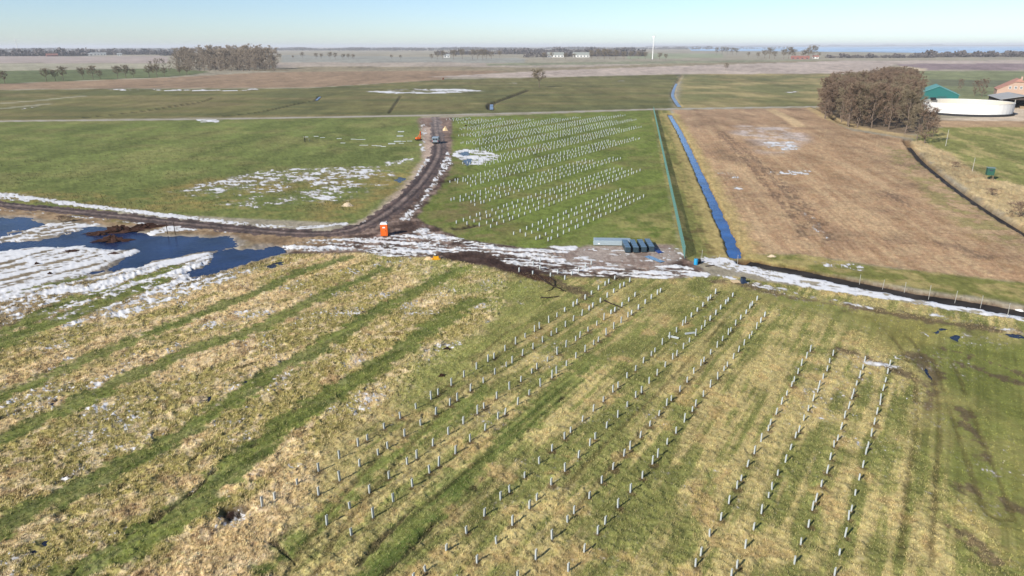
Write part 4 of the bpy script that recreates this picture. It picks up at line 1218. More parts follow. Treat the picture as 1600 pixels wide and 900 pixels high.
heap('rubble_heap', 'low pale rubble pile on the verge above the dark ditch', 'heap', 1206, 401, 0.8, 0.5, 0.3, M_CLODW, 4)
heap('soil_heap', 'long dark soil bank thrown up across the flood water', 'heap', 188, 361, 4.2, 0.9, 0.7, M_SOIL, 5, 0.25, 0.9)
heap('soil_heap', 'dark soil clods in the water, front of the two heaps', 'heap', 176, 375, 2.4, 0.9, 0.6, M_SOIL, 6, 0.1, 0.9)
heap('soil_heap', 'dark spoil ridge joining the soil bank to the track', 'heap', 226, 356, 3.4, 1.0, 0.6, M_SOIL, 7, 0.5, 0.8)
heap('soil_heap', 'small dark soil clod island left in the flood water', 'heap', 152, 366, 1.3, 0.5, 0.35, M_SOIL, 8, 0, 0.9)
heap('soil_clod', 'single dark clod on the snow near the left edge', 'clod', 58, 413, 0.5, 0.35, 0.3, M_SOIL, 9, 0, 0.8)
heap('soil_clod', 'dark clod in the lower part of the snow', 'clod', 78, 428, 0.42, 0.3, 0.25, M_SOIL, 10, 0, 0.8)
heap('soil_clod', 'dark clods on the small snow island beside the flood water', 'clod', 112, 393, 1.4, 0.5, 0.2, M_SOIL, 11, 0.3, 1.2)
heap('soil_clod', 'thin dark clod ridge on the snow tongue', 'clod', 178, 397, 1.0, 0.2, 0.2, M_SOIL, 12, 0.0, 1.2)
heap('soil_clod', 'dark mole-like clod left of the pile rows', 'clod', 690, 588, 0.5, 0.28, 0.22, M_SOIL, 13, 0.5, 0.9)
heap('soil_clod', 'dark clod group in the straw above the pile rows', 'clod', 697, 547, 0.6, 0.3, 0.22, M_SOIL, 14, 0.5, 0.9)
heap('soil_clod', 'dark speck of soil in the grass by the far piles', 'clod', 728, 197, 0.7, 0.4, 0.4, M_SOIL, 15, 0.5, 0.9)

# wrapped bundles on the gravel pad
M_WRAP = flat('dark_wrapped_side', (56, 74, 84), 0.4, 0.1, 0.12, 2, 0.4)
M_TOPW = flat('bundle_top', (110, 138, 158), 0.35, 0.2, 0.12, 2, 0.5)  # lighter than the sides: sky reflection put into the top colour
for i, (px, py) in enumerate(((981, 396), (993.5, 396), (1006, 395.5), (1018, 394.5))):
    lb = ['leftmost of four dark wrapped steel bundles on the gravel pad', 'second from left of four dark wrapped steel bundles', 'third from left of four dark wrapped steel bundles', 'rightmost of four dark wrapped bundles, beside a blue sheet'][i]
    p = at(px, py, 0.03)
    t = thing('steel_bundle', lb, 'bundle', p, -0.02, 'wrapped bundles on the gravel pad')
    mb = MB()
    for yy in (0.5, 2.3, 4.1): mb.box((0, yy, 0.06), (0.76, 0.12, 0.12))
    mb.build('bearer', M_WOODP, t)
    for k in range(3):
        mb = MB(); mb.box((0, 2.3, 0.25 + 0.26 * k), (0.80 - 0.02 * (k % 2), 4.5, 0.25)); mb.build('profile_layer', M_WRAP, t)
    for k in range(5):
        mb = MB(); mb.box((-0.32 + 0.16 * k, 2.3, 0.925), (0.145, 4.5 - 0.1 * (k % 2), 0.05)); mb.build('top_profile', M_TOPW, t)
    for yy in (0.9, 2.3, 3.7):
        mb = MB(); mb.box((0, yy, 0.545), (0.825, 0.05, 0.82)); mb.build('strap', M_DARK, t)
# long pale stack of profiles
t = thing('profile_stack', 'long pale grey stack of galvanised profiles left of the dark bundles', 'stack', at(956, 383, 0.03), -0.07)
for k in range(4):
    mb = MB(); mb.box((-2.4 + 1.6 * k, 0.3, 0.06), (0.12, 1.6, 0.12)); mb.build('bearer', M_WOODP, t)
for k in range(8):
    for l in range(3):
        mb = MB(); mb.box((0.04 * ((k + l) % 3), -0.5 + 0.225 * k, 0.24 + 0.25 * l), (5.9 - 0.12 * ((k * 2 + l) % 3), 0.21, 0.24)); mb.build('profile', M_STEEL, t)
mb = MB(); mb.box((-2.1, -0.62, 0.35), (0.3, 0.02, 0.2)); mb.build('paper_label', M_WHITEP, t)
# blue sheets
M_BLUE = flat('blue_sheet', (38, 66, 132), 0.4, 0, 0.1, 3, 0.4)
M_BLUEG = flat('grey_blue_sheet', (110, 142, 172), 0.4, 0, 0.12, 3, 0.4)
def sheet(name, label, px, py, lx, ly, rz, mat, seed):
    n = 9; V = []; F = []; rr = np.random.RandomState(seed)
    for j in range(n):
        for i in range(n):
            V.append(((i / (n - 1) - 0.5) * lx + rr.normal(0, 0.03), (j / (n - 1) - 0.5) * ly + rr.normal(0, 0.03), 0.07 + 0.10 * rr.rand()))
    for j in range(n - 1):
        for i in range(n - 1): a = j * n + i; F.append((a, a + 1, a + n + 1, a + n))
    me = bpy.data.meshes.new(name); me.from_pydata(V, [], F); me.update(); me.materials.append(mat)
    o = link(name, me); o.location = at(px, py, 0.03); o.rotation_euler = (0, 0, rz)
    so_ = o.modifiers.new('thickness', 'SOLIDIFY'); so_.thickness = 0.02
    return tag(o, label, 'sheet')
sheet('tarpaulin', 'deep blue tarpaulin lying right of the dark bundles', 1025, 392, 0.9, 3.2, 0.25, M_BLUE, 1)
sheet('tarpaulin', 'grey-blue plastic sheet lying in front of the bundles', 1022, 406, 1.0, 3.4, 0.55, M_BLUEG, 2)

# green mesh fence with its posts, panel by panel
F0 = G(1069.5, 404); F1 = G(1021, 172.5)
fd = F1 - F0; fl_ = float(np.linalg.norm(fd)); fd /= fl_
frz = math.atan2(fd[1], fd[0])
npan = int(fl_ / 2.52)
fence = thing('mesh_fence', 'long green wire mesh fence between the pile field and the canal', 'fence', (float(F0[0]), float(F0[1]), 0), frz)
mb = MB()
for k in range(46): mb.box((0.04 + 2.42 * k / 45, 0, 0.95), (0.012, 0.012, 1.8))
for zz in (0.1, 0.5, 0.95, 1.4, 1.82): mb.box((1.25, 0.011, zz), (2.44, 0.01, 0.025)); 
pan = mb.mesh('mesh_panel', M_TEAL)
mb = MB(); mb.box((0, 0, 0.98), (0.06, 0.05, 2.06)); fpost = mb.mesh('fence_post', M_TEAL)
for k in range(npan):
    o = link('mesh_panel', pan, fence); o.location = (k * 2.52 + 0.03, 0, 0.02)
for k in range(npan + 1):
    o = link('fence_post', fpost, fence); o.location = (k * 2.52 - 0.03, 0, 0)

# bare fence posts still without mesh
mb = MB(); mb.tube((0, 0, -0.2), (0, 0, 1.95), 0.026, 0.026, 8); mb.box((0, 0, 1.965), (0.09, 0.09, 0.03)); fp = mb.mesh('line_post', M_POSTW)
lp = [(1096, 411, 'first', 1.0), (1123, 417, 'second', 0.9), (1152, 416, 'third', 0.85), (1343, 443, 'fourth', 0.62), (1379, 451, 'fifth', 0.62), (1413, 456, 'sixth', 0.66), (1451, 466, 'seventh', 0.85), (1492, 472, 'eighth', 0.75), (1532, 480, 'ninth', 0.75), (1573, 499, 'tenth', 1.0)]
for px, py, o_, s in lp:
    o = link('fence_post', fp); o.location = at(px, py, 0.0); o.scale = (1, 1, s); o.rotation_euler = (R(rng.gauss(0, 1.5)), R(rng.gauss(0, 1.5)), 0)
    tag(o, 'thin pale fence post, %s from the left in the line beside the snow strip' % o_, 'post', 'bare fence posts along the snow strip')
# dark timber posts by the flood
mb = MB(); mb.tube((0, 0, -0.2), (0, 0, 2.2), 0.07, 0.06, 8); tp = mb.mesh('timber_post', flat('dark_timber', (78, 66, 56), 0.9, 0, 0.15, 4, 0.1))
for px, py, lb in ((262, 365.5, 'left of two dark timber posts standing between track and flood'), (274, 366.5, 'right of two dark timber posts standing between track and flood')):
    o = link('timber_post', tp); o.location = at(px, py, -0.05); tag(o, lb, 'post')

# barrel, bin, board
t = thing('barrel', 'small bright blue barrel at the end of the green fence', 'barrel', at(1087, 414, 0.03))
prof = [(0.0, 0.0), (0.27, 0.0), (0.29, 0.06), (0.29, 0.28), (0.305, 0.3), (0.29, 0.32), (0.29, 0.58), (0.305, 0.6), (0.29, 0.62), (0.29, 0.85), (0.26, 0.9), (0.0, 0.9)]
def lathe(prof, n=16):
    mb = MB()
    for (r0, z0), (r1, z1) in zip(prof[:-1], prof[1:]):
        for k in range(n):
            a, b = 2 * math.pi * k / n, 2 * math.pi * (k + 1) / n
            pts = [(r0 * math.cos(a), r0 * math.sin(a), z0), (r0 * math.cos(b), r0 * math.sin(b), z0), (r1 * math.cos(b), r1 * math.sin(b), z1), (r1 * math.cos(a), r1 * math.sin(a), z1)]
            if r0 == 0: mb.poly([pts[0], pts[2], pts[3]])
            elif r1 == 0: mb.poly([pts[0], pts[1], pts[2]])
            else: mb.quad(*pts)
    return mb
lathe(prof).build('drum', flat('cyan_plastic', (40, 150, 200), 0.4, 0, 0.04, 4, 0.4), t, True)
mb = MB(); mb.tube((0.12, 0, 0.9), (0.12, 0, 0.94), 0.05, 0.05, 8); mb.tube((-0.12, 0, 0.9), (-0.12, 0, 0.94), 0.04, 0.04, 8); mb.build('bung', M_DARK, t)
t = thing('crate', 'dark crate lying behind the bright blue barrel', 'crate', at(1091.5, 411.5, 0.03), 0.3)
mb = MB()
for k in range(4): mb.box((0, -0.22 + 0.0, 0.1 + 0.15 * k), (0.5, 0.03, 0.12)); mb.box((0, 0.22, 0.1 + 0.15 * k), (0.5, 0.03, 0.12))
mb.box((-0.235, 0, 0.32), (0.03, 0.40, 0.6)); mb.box((0.235, 0, 0.32), (0.03, 0.40, 0.6)); mb.box((0, 0, 0.03), (0.44, 0.4, 0.03)); mb.build('slats', M_DARK, t)
t = thing('bin', 'dark blue bin at the head of the middle pile rows', 'bin', at(1160.5, 443, 0.02), 0.2)
mb = MB(); mb.box((0, 0, 0.4), (0.5, 0.5, 0.76)); mb.build('bin_body', flat('bin_blue', (40, 58, 84), 0.5, 0, 0.08, 4, 0.4), t)
mb = MB(); mb.box((0, 0, 0.82), (0.56, 0.56, 0.07)); mb.build('lid', M_DARK, t)
t = thing('board', 'pale wooden board lying left of the dark blue bin', 'board', at(1149, 441, 0.03), 0.15)
for k in range(5):
    mb = MB(); mb.box((0, -0.44 + 0.2 * k, 0.10 + 0.006 * (k % 2)), (1.1, 0.19, 0.04)); mb.build('plank', M_SAND, t)
mb = MB(); mb.box((-0.4, 0, 0.05), (0.1, 1.05, 0.05)); mb.box((0.4, 0, 0.05), (0.1, 1.05, 0.05)); mb.build('batten', M_SAND, t)
t = thing('plank', 'dark plank lying across the mud right of the blue barrel', 'plank', at(1109, 416, 0.05), 0.35)
mb = MB(); mb.box((0, 0, 0.05), (1.5, 0.22, 0.06)); mb.build('plank', flat('dark_timber', (78, 66, 56)), t)

# fallen bare branches in the grass
M_BR = flat('wet_branch', (58, 48, 42), 0.9, 0, 0.1, 4, 0.1)
def branch(label, pxs, py_s, r, seed, twigs=5):
    rr = random.Random(seed); P = [Vector(at(a, b, 0.10 + 0.08 * rr.random())) for a, b in zip(pxs, py_s)]
    mb = MB()
    for i in range(len(P) - 1):
        mb.tube(P[i], P[i + 1], r * (1 - i / len(P) * 0.7), r * (1 - (i + 1) / len(P) * 0.7), 5)
        for k in range(twigs):
            b = P[i].lerp(P[i + 1], rr.random()); e = b + Vector((rr.uniform(-1, 1), rr.uniform(-1, 1), rr.uniform(0.0, 0.35))) * rr.uniform(0.3, 0.9)
            mb.tube(b, e, r * 0.35, r * 0.12, 4)
    o = mb.build('fallen_branch', M_BR)
    tag(o, label, 'branch', 'fallen branches by the snow')
branch('dark forked branch lying above a green patch near the snow', [842, 852, 860, 868, 876, 884], [434, 441, 446, 449, 453, 457], 0.13, 1)
branch('curved dark branch crossing the forked one near the snow', [856, 866, 867, 862, 852], [433, 440, 447, 454, 457], 0.07, 2, 2)
branch('short dark branch lying left of the first left-hand piles', [845, 858, 874], [466.5, 466.5, 464], 0.08, 3, 2)
branch('dark branch lying among the heads of the left-hand piles', [944, 956, 966, 972], [471, 476, 480, 482], 0.09, 4, 4)

# steel profiles lying out in the left field
mb = MB(); mb.box((0, 0, 0.08), (2.4, 0.16, 0.14)); mb.box((0, 0.19, 0.08), (2.4, 0.16, 0.14)); mb.box((0.05, 0.38, 0.08), (2.4, 0.16, 0.14)); mb.box((0, 0.2, 0.23), (2.4, 0.3, 0.14)); bun = mb.mesh('profile_bundle', M_PILE)
mb = MB(); mb.box((0, 0, 0.06), (1.7, 0.17, 0.10)); mb.box((0, 0.09, 0.12), (1.7, 0.014, 0.08)); onep = mb.mesh('loose_pile', M_PILE)
for px, py, o_ in ((626.5, 206.5, 'topmost'), (625, 213.5, 'second from top'), (621, 222, 'third from top'), (612, 225.5, 'lowest')):
    o = link('profile_bundle', bun); o.location = at(px, py, 0.03); o.rotation_euler = (0, 0, 0.1); o.scale = (0.95, 1.2, 1.1)
    tag(o, 'pale bundle of profiles in the green field left of the orange rig, %s' % o_, 'bundle', 'profile bundles in the green field')
lay = [(478, 214.5), (494, 213.5), (504, 215.5), (530, 217), (552, 218), (560, 218.5), (567, 218.5), (536, 224), (566, 227.5), (571, 227.5), (592, 228.5), (599, 229.5), (585, 228), (630, 221.5), (640, 221), (627, 224.5)]
for i, (px, py) in enumerate(lay):
    o = link('loose_pile', onep); o.location = at(px, py, 0.04); o.rotation_euler = (0, 0, rng.uniform(-0.15, 0.15))
    tag(o, 'pale pile lying flat in the green field, %s from the left' % ordn(sorted(lay).index((px, py)) + 1), 'pile', 'piles lying in the green field')
for i, (px, py, lb) in enumerate(((1052, 529, 'white pile fallen flat between the middle rows, left one'), (1078, 523, 'white pile lying beside a standing one in the middle rows'))):
    o = link('loose_pile', onep); o.location = at(px, py, 0.10); o.rotation_euler = (0, 0, -0.6 if i == 0 else 0.25); o.scale = (0.7, 1, 1); tag(o, lb, 'pile')

# orange piling rig
t = thing('piling_rig', 'small orange piling rig on tracks at the field edge left of the van', 'rig', at(654, 219.5, 0.02), 0.5)
mb = MB()
for y in (-0.5, 0.5):
    mb.box((0, y, 0.26), (1.9, 0.3, 0.36)); mb.tube((-0.95, y - 0.15, 0.26), (-0.95, y + 0.15, 0.26), 0.18, 0.18, 10); mb.tube((0.95, y - 0.15, 0.26), (0.95, y + 0.15, 0.26), 0.18, 0.18, 10)
mb.build('crawler_track', M_DARK, t)
mb = MB(); mb.box((-0.2, 0, 0.78), (1.5, 1.0, 0.6), 0, 0.85); mb.build('body', M_ORANGE, t)
mb = MB(); mb.box((0.75, 0, 1.6), (0.2, 0.28, 2.9)); mb.box((0.75, 0.2, 1.6), (0.06, 0.06, 2.9)); ma = mb.build('mast', M_ORANGE, t)
mb = MB(); mb.box((0.95, 0, 2.3), (0.3, 0.3, 0.9)); mb.build('hammer', M_DARK, ma)
mb = MB(); mb.tube((-0.3, 0.2, 1.0), (0.7, 0.1, 2.2), 0.05, 0.05, 6); mb.tube((-0.3, -0.2, 1.0), (0.7, -0.1, 2.2), 0.05, 0.05, 6); mb.build('strut', M_ORANGE, t)

# van on the track
M_VAN = flat('grey_van_paint', (150, 164, 172), 0.35, 0.2, 0.05, 2, 0.5)
t = thing('van', 'grey van on the site track, facing away up the field', 'van', at(681.5, 223.5, 0.03), -0.02)
mb = MB(); mb.prism([(-0.98, -2.5, 0.35), (-0.98, 2.45, 0.35), (-0.98, 2.5, 0.95), (-0.98, 1.75, 1.15), (-0.98, 1.2, 1.85), (-0.98, 0.9, 2.02), (-0.98, -2.4, 2.05), (-0.98, -2.5, 1.9)], (1.96, 0, 0)); bd = mb.build('body', M_VAN, t)
mb = MB(); mb.box((-0.44, -2.51, 1.48), (0.74, 0.03, 0.6)); mb.box((0.44, -2.51, 1.48), (0.74, 0.03, 0.6)); mb.build('rear_window', M_GLASS, bd)
mb = MB(); mb.box((0, -2.56, 0.48), (1.98, 0.12, 0.22)); mb.build('bumper', M_DARK, t)
for x in (-0.9, 0.9):
    mb = MB(); mb.box((x, -2.515, 0.95), (0.12, 0.03, 0.5)); mb.build('tail_light', flat('red_lens', (170, 24, 20), 0.3), t)
    for y in (-1.6, 1.6):
        mb = MB(); mb.tube((x - 0.11, y, 0.34), (x + 0.11, y, 0.34), 0.34, 0.34, 14); w_o = mb.build('wheel', M_DARK, t)
        mb = MB(); mb.tube((x * 1.02 - 0.115, y, 0.34), (x * 1.02 + 0.115, y, 0.34), 0.19, 0.19, 10); mb.build('rim', M_STEEL, w_o)
    mb = MB(); mb.box((x * 1.1, 1.25, 1.35), (0.2, 0.1, 0.25)); mb.build('mirror', M_DARK, t)
mb = MB(); mb.box((-0.985, 0.95, 1.5), (0.02, 0.7, 0.5)); mb.box((0.985, 0.95, 1.5), (0.02, 0.7, 0.5)); mb.build('side_window', M_GLASS, bd)

# two people working far off in the green field
def person(name, label, loc, rz, joints, mats):
    me = bpy.data.meshes.new('body')
    ks = list(joints['v'].keys()); me.from_pydata([joints['v'][k][0] for k in ks], [(ks.index(a), ks.index(b)) for a, b in joints['e']], []); me.update()
    t = thing(name, label, 'person', loc, rz)
    o = link('body', me, t); me.materials.append(mats)
    sk = o.modifiers.new('skin', 'SKIN')
    for i, k in enumerate(ks):
        r = joints['v'][k][1]; me.skin_vertices[0].data[i].radius = (r, r); me.skin_vertices[0].data[i].use_root = (k == 'pelvis')
    ss = o.modifiers.new('sub', 'SUBSURF'); ss.levels = 1; ss.render_levels = 2
    return t
E_ = [('pelvis', 'chest'), ('chest', 'neck'), ('neck', 'head'), ('head', 'crown'), ('pelvis', 'hipL'), ('hipL', 'kneeL'), ('kneeL', 'ankL'), ('ankL', 'toeL'), ('pelvis', 'hipR'), ('hipR', 'kneeR'), ('kneeR', 'ankR'), ('ankR', 'toeR'),
      ('chest', 'shL'), ('shL', 'elL'), ('elL', 'waL'), ('waL', 'haL'), ('chest', 'shR'), ('shR', 'elR'), ('elR', 'waR'), ('waR', 'haR')]
stand = {'pelvis': ((0, 0, .95), .15), 'chest': ((0, 0.02, 1.32), .17), 'neck': ((0, .02, 1.5), .07), 'head': ((0, .04, 1.62), .105), 'crown': ((0, .03, 1.74), .08),
         'hipL': ((-.11, 0, .9), .11), 'kneeL': ((-.13, .04, .5), .075), 'ankL': ((-.14, 0, .09), .055), 'toeL': ((-.15, .16, .04), .045), 'hipR': ((.11, 0, .9), .11), 'kneeR': ((.13, .04, .5), .075), 'ankR': ((.14, 0, .09), .055), 'toeR': ((.15, .16, .04), .045),
         'shL': ((-.21, 0, 1.42), .075), 'elL': ((-.27, .02, 1.12), .055), 'waL': ((-.24, .2, .95), .042), 'haL': ((-.22, .28, .93), .045), 'shR': ((.21, 0, 1.42), .075), 'elR': ((.27, .02, 1.12), .055), 'waR': ((.24, .2, .95), .042), 'haR': ((.22, .28, .93), .045)}
bend = dict(stand)
bend.update({'chest': ((0, .32, 1.12), .17), 'neck': ((0, .47, 1.15), .07), 'head': ((0, .58, 1.13), .105), 'crown': ((0, .68, 1.1), .08), 'shL': ((-.21, .40, 1.12), .075), 'shR': ((.21, .40, 1.12), .075),
             'elL': ((-.25, .48, .85), .055), 'waL': ((-.2, .55, .6), .042), 'haL': ((-.18, .6, .5), .045), 'elR': ((.25, .48, .85), .055), 'waR': ((.2, .55, .6), .042), 'haR': ((.18, .6, .5), .045)})
M_CLD = flat('dark_work_clothes', (44, 50, 46), 0.9, 0, 0.08, 6, 0.1)
M_CLG = flat('light_jacket', (126, 132, 104), 0.9, 0, 0.08, 6, 0.1)
M_SKIN = flat('skin', (196, 150, 124), 0.6, 0, 0.03, 6, 0.2)
M_HAIR = flat('dark_hair', (48, 40, 34), 0.9, 0, 0.05, 6, 0.1)
def headparts(t, c):
    mb = lathe([(0.0, -0.115), (0.05, -0.10), (0.075, -0.05), (0.088, 0.02), (0.082, 0.08), (0.05, 0.12), (0.0, 0.132)], 14)
    o = mb.build('head', M_SKIN, t, True); o.location = (c[0], c[1] + 0.01, c[2] + 0.03); o.scale = (1.3, 1.45, 1.35)
    mb = lathe([(0.093, 0.03), (0.09, 0.08), (0.055, 0.128), (0.0, 0.142)], 14); h_ = mb.build('hair', M_HAIR, o, True)
    mb = MB(); mb.box((0, 0.09, -0.01), (0.022, 0.03, 0.04)); mb.build('nose', M_SKIN, o)
t = person('person', 'person in dark work clothes standing in the green field', at(476.5, 222.5, 0.05), -0.9, {'v': stand, 'e': E_}, M_CLD); headparts(t, (0, 0.04, 1.62))
t = person('person', 'person in a lighter jacket bending over in the green field', at(484, 222.5, 0.05), 1.1, {'v': bend, 'e': E_}, M_CLG); headparts(t, (0, 0.58, 1.13))

# raised hunting hide
M_HIDE = flat('green_boards', (48, 92, 78), 0.8, 0, 0.12, 4, 0.2)
t = thing('hunting_hide', 'small dark green raised hide on legs at the reed bank', 'hide', at(1544.5, 281, 0.05), face_cam(1544, 281) + 0.25)
for x in (-0.6, 0.6):
    for y in (-0.6, 0.6):
        mb = MB(); mb.tube((x * 1.1, y * 1.1, -0.1), (x, y, 1.2), 0.07, 0.06, 6); mb.build('leg', M_WOODP, t)
bx = bpy.data.objects.new('cabin', None); bx.empty_display_size = .2; COL.objects.link(bx); bx.parent = t
for k in range(8):
    mb = MB()
    z = 1.28 + 0.19 * k
    for (cx_, cy_, dx, dy) in ((0, -0.72, 1.44, 0.04), (0, 0.72, 1.44, 0.04), (-0.72, 0, 0.04, 1.40), (0.72, 0, 0.04, 1.40)): mb.box((cx_, cy_, z), (dx, dy, 0.18))
    mb.build('board', M_HIDE, bx)
mb = MB(); mb.box((0, 0, 1.18), (1.5, 1.5, 0.05)); mb.build('floor', M_HIDE, t)
mb = MB(); mb.box((0, 0, 2.84), (1.7, 1.7, 0.09), 0, 0.96); mb.build('roof', flat('roof_felt', (120, 140, 136), 0.8), t)
mb = MB(); mb.box((0, -0.745, 2.25), (0.8, 0.02, 0.28)); mb.build('window', M_GLASS, t)
mb = MB()
for x in (-0.25, 0.25): mb.tube((0.95, x, -0.1), (0.76, x, 1.3), 0.035, 0.035, 6)
for k in range(4): mb.tube((0.93 - 0.04 * k, -0.25, 0.2 + 0.3 * k), (0.93 - 0.04 * k, 0.25, 0.2 + 0.3 * k), 0.03, 0.03, 6)
mb.build('ladder', M_WOODP, t)

# ------------------------------------------------------------------ farm on the right
M_TANK = flat('white_tank_wall', (240, 240, 236), 0.6, 0, 0.02, 0.3, 0.3)
M_TANKI = flat('pale_tank_inside', (214, 208, 192), 0.8, 0, 0.05, 0.4, 0.2)
pf = np.array(at(1507, 182)[:2]); pfr = float(np.linalg.norm(pf)); tc0 = pf * (1 + 18.4 / pfr)
t = thing('slurry_tank', 'large round open-topped white tank at the farm', 'tank', (float(tc0[0]), float(tc0[1]), 0))
NS = 48
for k in range(NS):     # wall panels, each one a sheet of the ring
    a, b = 2 * math.pi * k / NS, 2 * math.pi * (k + 1) / NS
    mb = MB()
    def P_(r, an, z): return (r * math.cos(an), r * math.sin(an), z)
    g = 0.0016
    mb.prism([P_(18.4, a + g, 0.1), P_(18.4, b - g, 0.1), P_(18.4, b - g, 5.2), P_(18.4, a + g, 5.2)], (-0.12 * math.cos((a + b) / 2), -0.12 * math.sin((a + b) / 2), 0))
    mb.build('wall_panel', M_TANK, t)
mb = lathe([(18.27, 0.12), (18.27, 5.15), (18.2, 5.15), (18.2, 0.12)], 64); mb.build('inner_liner', M_TANKI, t)
mb = lathe([(0.0, 2.6), (18.19, 2.6)], 64); mb.build('slurry_surface', flat('slurry_crust', (200, 190, 170), 0.8, 0, 0.06, 0.2), t)
mb = lathe([(18.2, 5.2), (18.5, 5.2), (18.5, 5.34), (18.2, 5.34), (18.2, 5.2)], 64); mb.build('rim', M_WHITEP, t)
mb = lathe([(18.9, 0.0), (18.9, 0.9), (18.42, 0.95), (18.42, 0.0)], 64); mb.build('base_ring', flat('dark_base', (50, 50, 52), 0.9), t)  # dark band round the foot of the tank
mb = MB(); mb.box((-6.5, 16.6, 5.4), (2.4, 1.2, 1.2)); mb.build('agitator', M_DARK, t)
M_BARN = flat('teal_cladding', (24, 104, 100), 0.6, 0, 0.06, 0.5, 0.3)
M_BROOF = flat('teal_roof_edge', (96, 156, 152), 0.6, 0, 0.06, 0.5, 0.3)
pb = at(1463, 161.5)
t = thing('barn', 'teal gabled barn behind the round white tank', 'barn', pb, face_cam(1467, 161) + 0.08)
wv_, he, ha, ld = 9.8, 4.6, 8.8, 26
mb = MB(); mb.prism([(-wv_, 0, 0), (wv_, 0, 0), (wv_, 0, he), (0, 0, ha), (-wv_, 0, he)], (0, ld, 0)); mb.build('wall', M_BARN, t)
for sx_ in (-1, 1):
    mb = MB(); mb.prism([(0, -0.5, ha + 0.03), (sx_ * (wv_ + 0.5), -0.5, he - 0.2), (sx_ * (wv_ + 0.5), -0.5, he + 0.08), (0, -0.5, ha + 0.33)], (0, ld + 1, 0)); mb.build('roof_slope', M_BROOF, t)
mb = MB(); mb.box((2, -0.04, 1.9), (4.5, 0.08, 3.8)); mb.build('door', flat('barn_door', (40, 90, 88), 0.6), t)
# open shed
M_SHEDR = flat('fibre_cement_roof', (172, 172, 170), 0.8, 0, 0.06, 0.3, 0.2)
ps = at(1594, 170); srz = -0.42
t = thing('open_shed', 'open-fronted shed with pale grey roof at the right edge', 'shed', ps, srz)
sw, seh, sah, sl = 8.5, 4.2, 6.0, 34
mb = MB(); mb.box((-sw + 0.1, sl / 2, seh / 2), (0.2, sl, seh - 0.1)); mb.box((sw - 0.1, sl / 2, seh / 2), (0.2, sl, seh - 0.1)); mb.box((0, sl - 0.1, seh / 2), (sw * 2 - 0.5, 0.2, seh - 0.1)); mb.build('wall', flat('dark_boards', (70, 62, 56), 0.9, 0, 0.1, 1), t)
for sx_ in (-1, 1):
    mb = MB(); mb.prism([(0, -1.2, sah), (sx_ * (sw + 0.8), -1.2, seh), (sx_ * (sw + 0.8), -1.2, seh + 0.16), (0, -1.2, sah + 0.16)], (0, sl + 2, 0)); rf = mb.build('roof_slope', M_SHEDR, t)
for k in range(4):
    mb = MB(); mb.box((-sw + 0.3 + k * (2 * sw - 0.6) / 3, 0.1, seh / 2), (0.3, 0.3, seh)); mb.build('post', M_POSTW, t)
mb = MB(); mb.prism([(-sw, 0.0, seh - 0.05), (sw, 0.0, seh - 0.05), (0, 0.0, sah - 0.1)], (0, 0.15, 0)); mb.build('gable', flat('dark_boards', (70, 62, 56)), t)
mb = MB(); mb.box((2.5, 1.5, 0.6), (5, 1.6, 1.2)); mb.build('stored_pallets', M_WOODP, t)
# farmhouse
M_RED = flat('red_roof_tiles', (184, 136, 118), 0.8, 0, 0.08, 0.6, 0.2)
M_BRICK = flat('red_brick', (186, 158, 140), 0.9, 0, 0.08, 0.8, 0.1)
ph = at(1588, 152)
t = thing('farmhouse', 'farmhouse with half-hipped red tiled roof behind the grey shed', 'house', ph, face_cam(1588, 152) + 0.1)
fw, fe, fa, fl2 = 10.5, 4.6, 10.6, 20
mb = MB(); mb.prism([(-fw, 0, 0), (fw, 0, 0), (fw, 0, fe), (2.6, 0, fa - 1.9), (-2.6, 0, fa - 1.9), (-fw, 0, fe)], (0, fl2, 0)); mb.build('wall', M_BRICK, t)
for sx_ in (-1, 1):
    mb = MB(); mb.poly([(0, 2.4, fa), (0, fl2 + .4, fa), (sx_ * (fw + .5), fl2 + .4, fe - .15), (sx_ * (fw + .5), -.4, fe - .15), (sx_ * 2.7, -.4, fa - 1.75)]); o = mb.build('roof_slope', M_RED, t)
    s_m = o.modifiers.new('thickness', 'SOLIDIFY'); s_m.thickness = 0.25; s_m.offset = 1 if sx_ > 0 else 1
mb = MB(); mb.poly([(0, 2.4, fa + .02), (2.75, -.45, fa - 1.73), (-2.75, -.45, fa - 1.73)]); o = mb.build('hip', M_RED, t); s_m = o.modifiers.new('thickness', 'SOLIDIFY'); s_m.thickness = 0.2
for k in range(4):
    mb = MB(); mb.box((-4.2 + 2.8 * k, -0.05, 5.6), (1.3, 0.12, 1.7)); wi = mb.build('window', M_WHITEP, t)
    mb = MB(); mb.box((-4.2 + 2.8 * k - 0.28, -0.13, 5.6), (0.42, 0.03, 1.4)); mb.box((-4.2 + 2.8 * k + 0.28, -0.13, 5.6), (0.42, 0.03, 1.4)); mb.build('pane', M_GLASS, wi)
mb = MB(); mb.box((1.5, 8, fa + 0.3), (0.9, 0.9, 1.8)); mb.build('chimney', M_BRICK, t)
# parked dark trailer beside the tank
t = thing('trailer', 'dark farm trailer parked between tank and shed', 'trailer', at(1573.5, 180.5, 0.05), 0.3)
mb = MB(); mb.box((0, 0, 1.2), (2.2, 3.6, 1.0)); mb.build('box_body', M_DARK, t)
for x in (-1.0, 1.0):
    mb = MB(); mb.tube((x - 0.15, 0, 0.45), (x + 0.15, 0, 0.45), 0.45, 0.45, 12); mb.build('wheel', M_DARK, t)
mb = MB(); mb.tube((0, -1.8, 0.8), (0, -3.2, 0.5), 0.07, 0.07, 6); mb.build('drawbar', M_DARK, t)
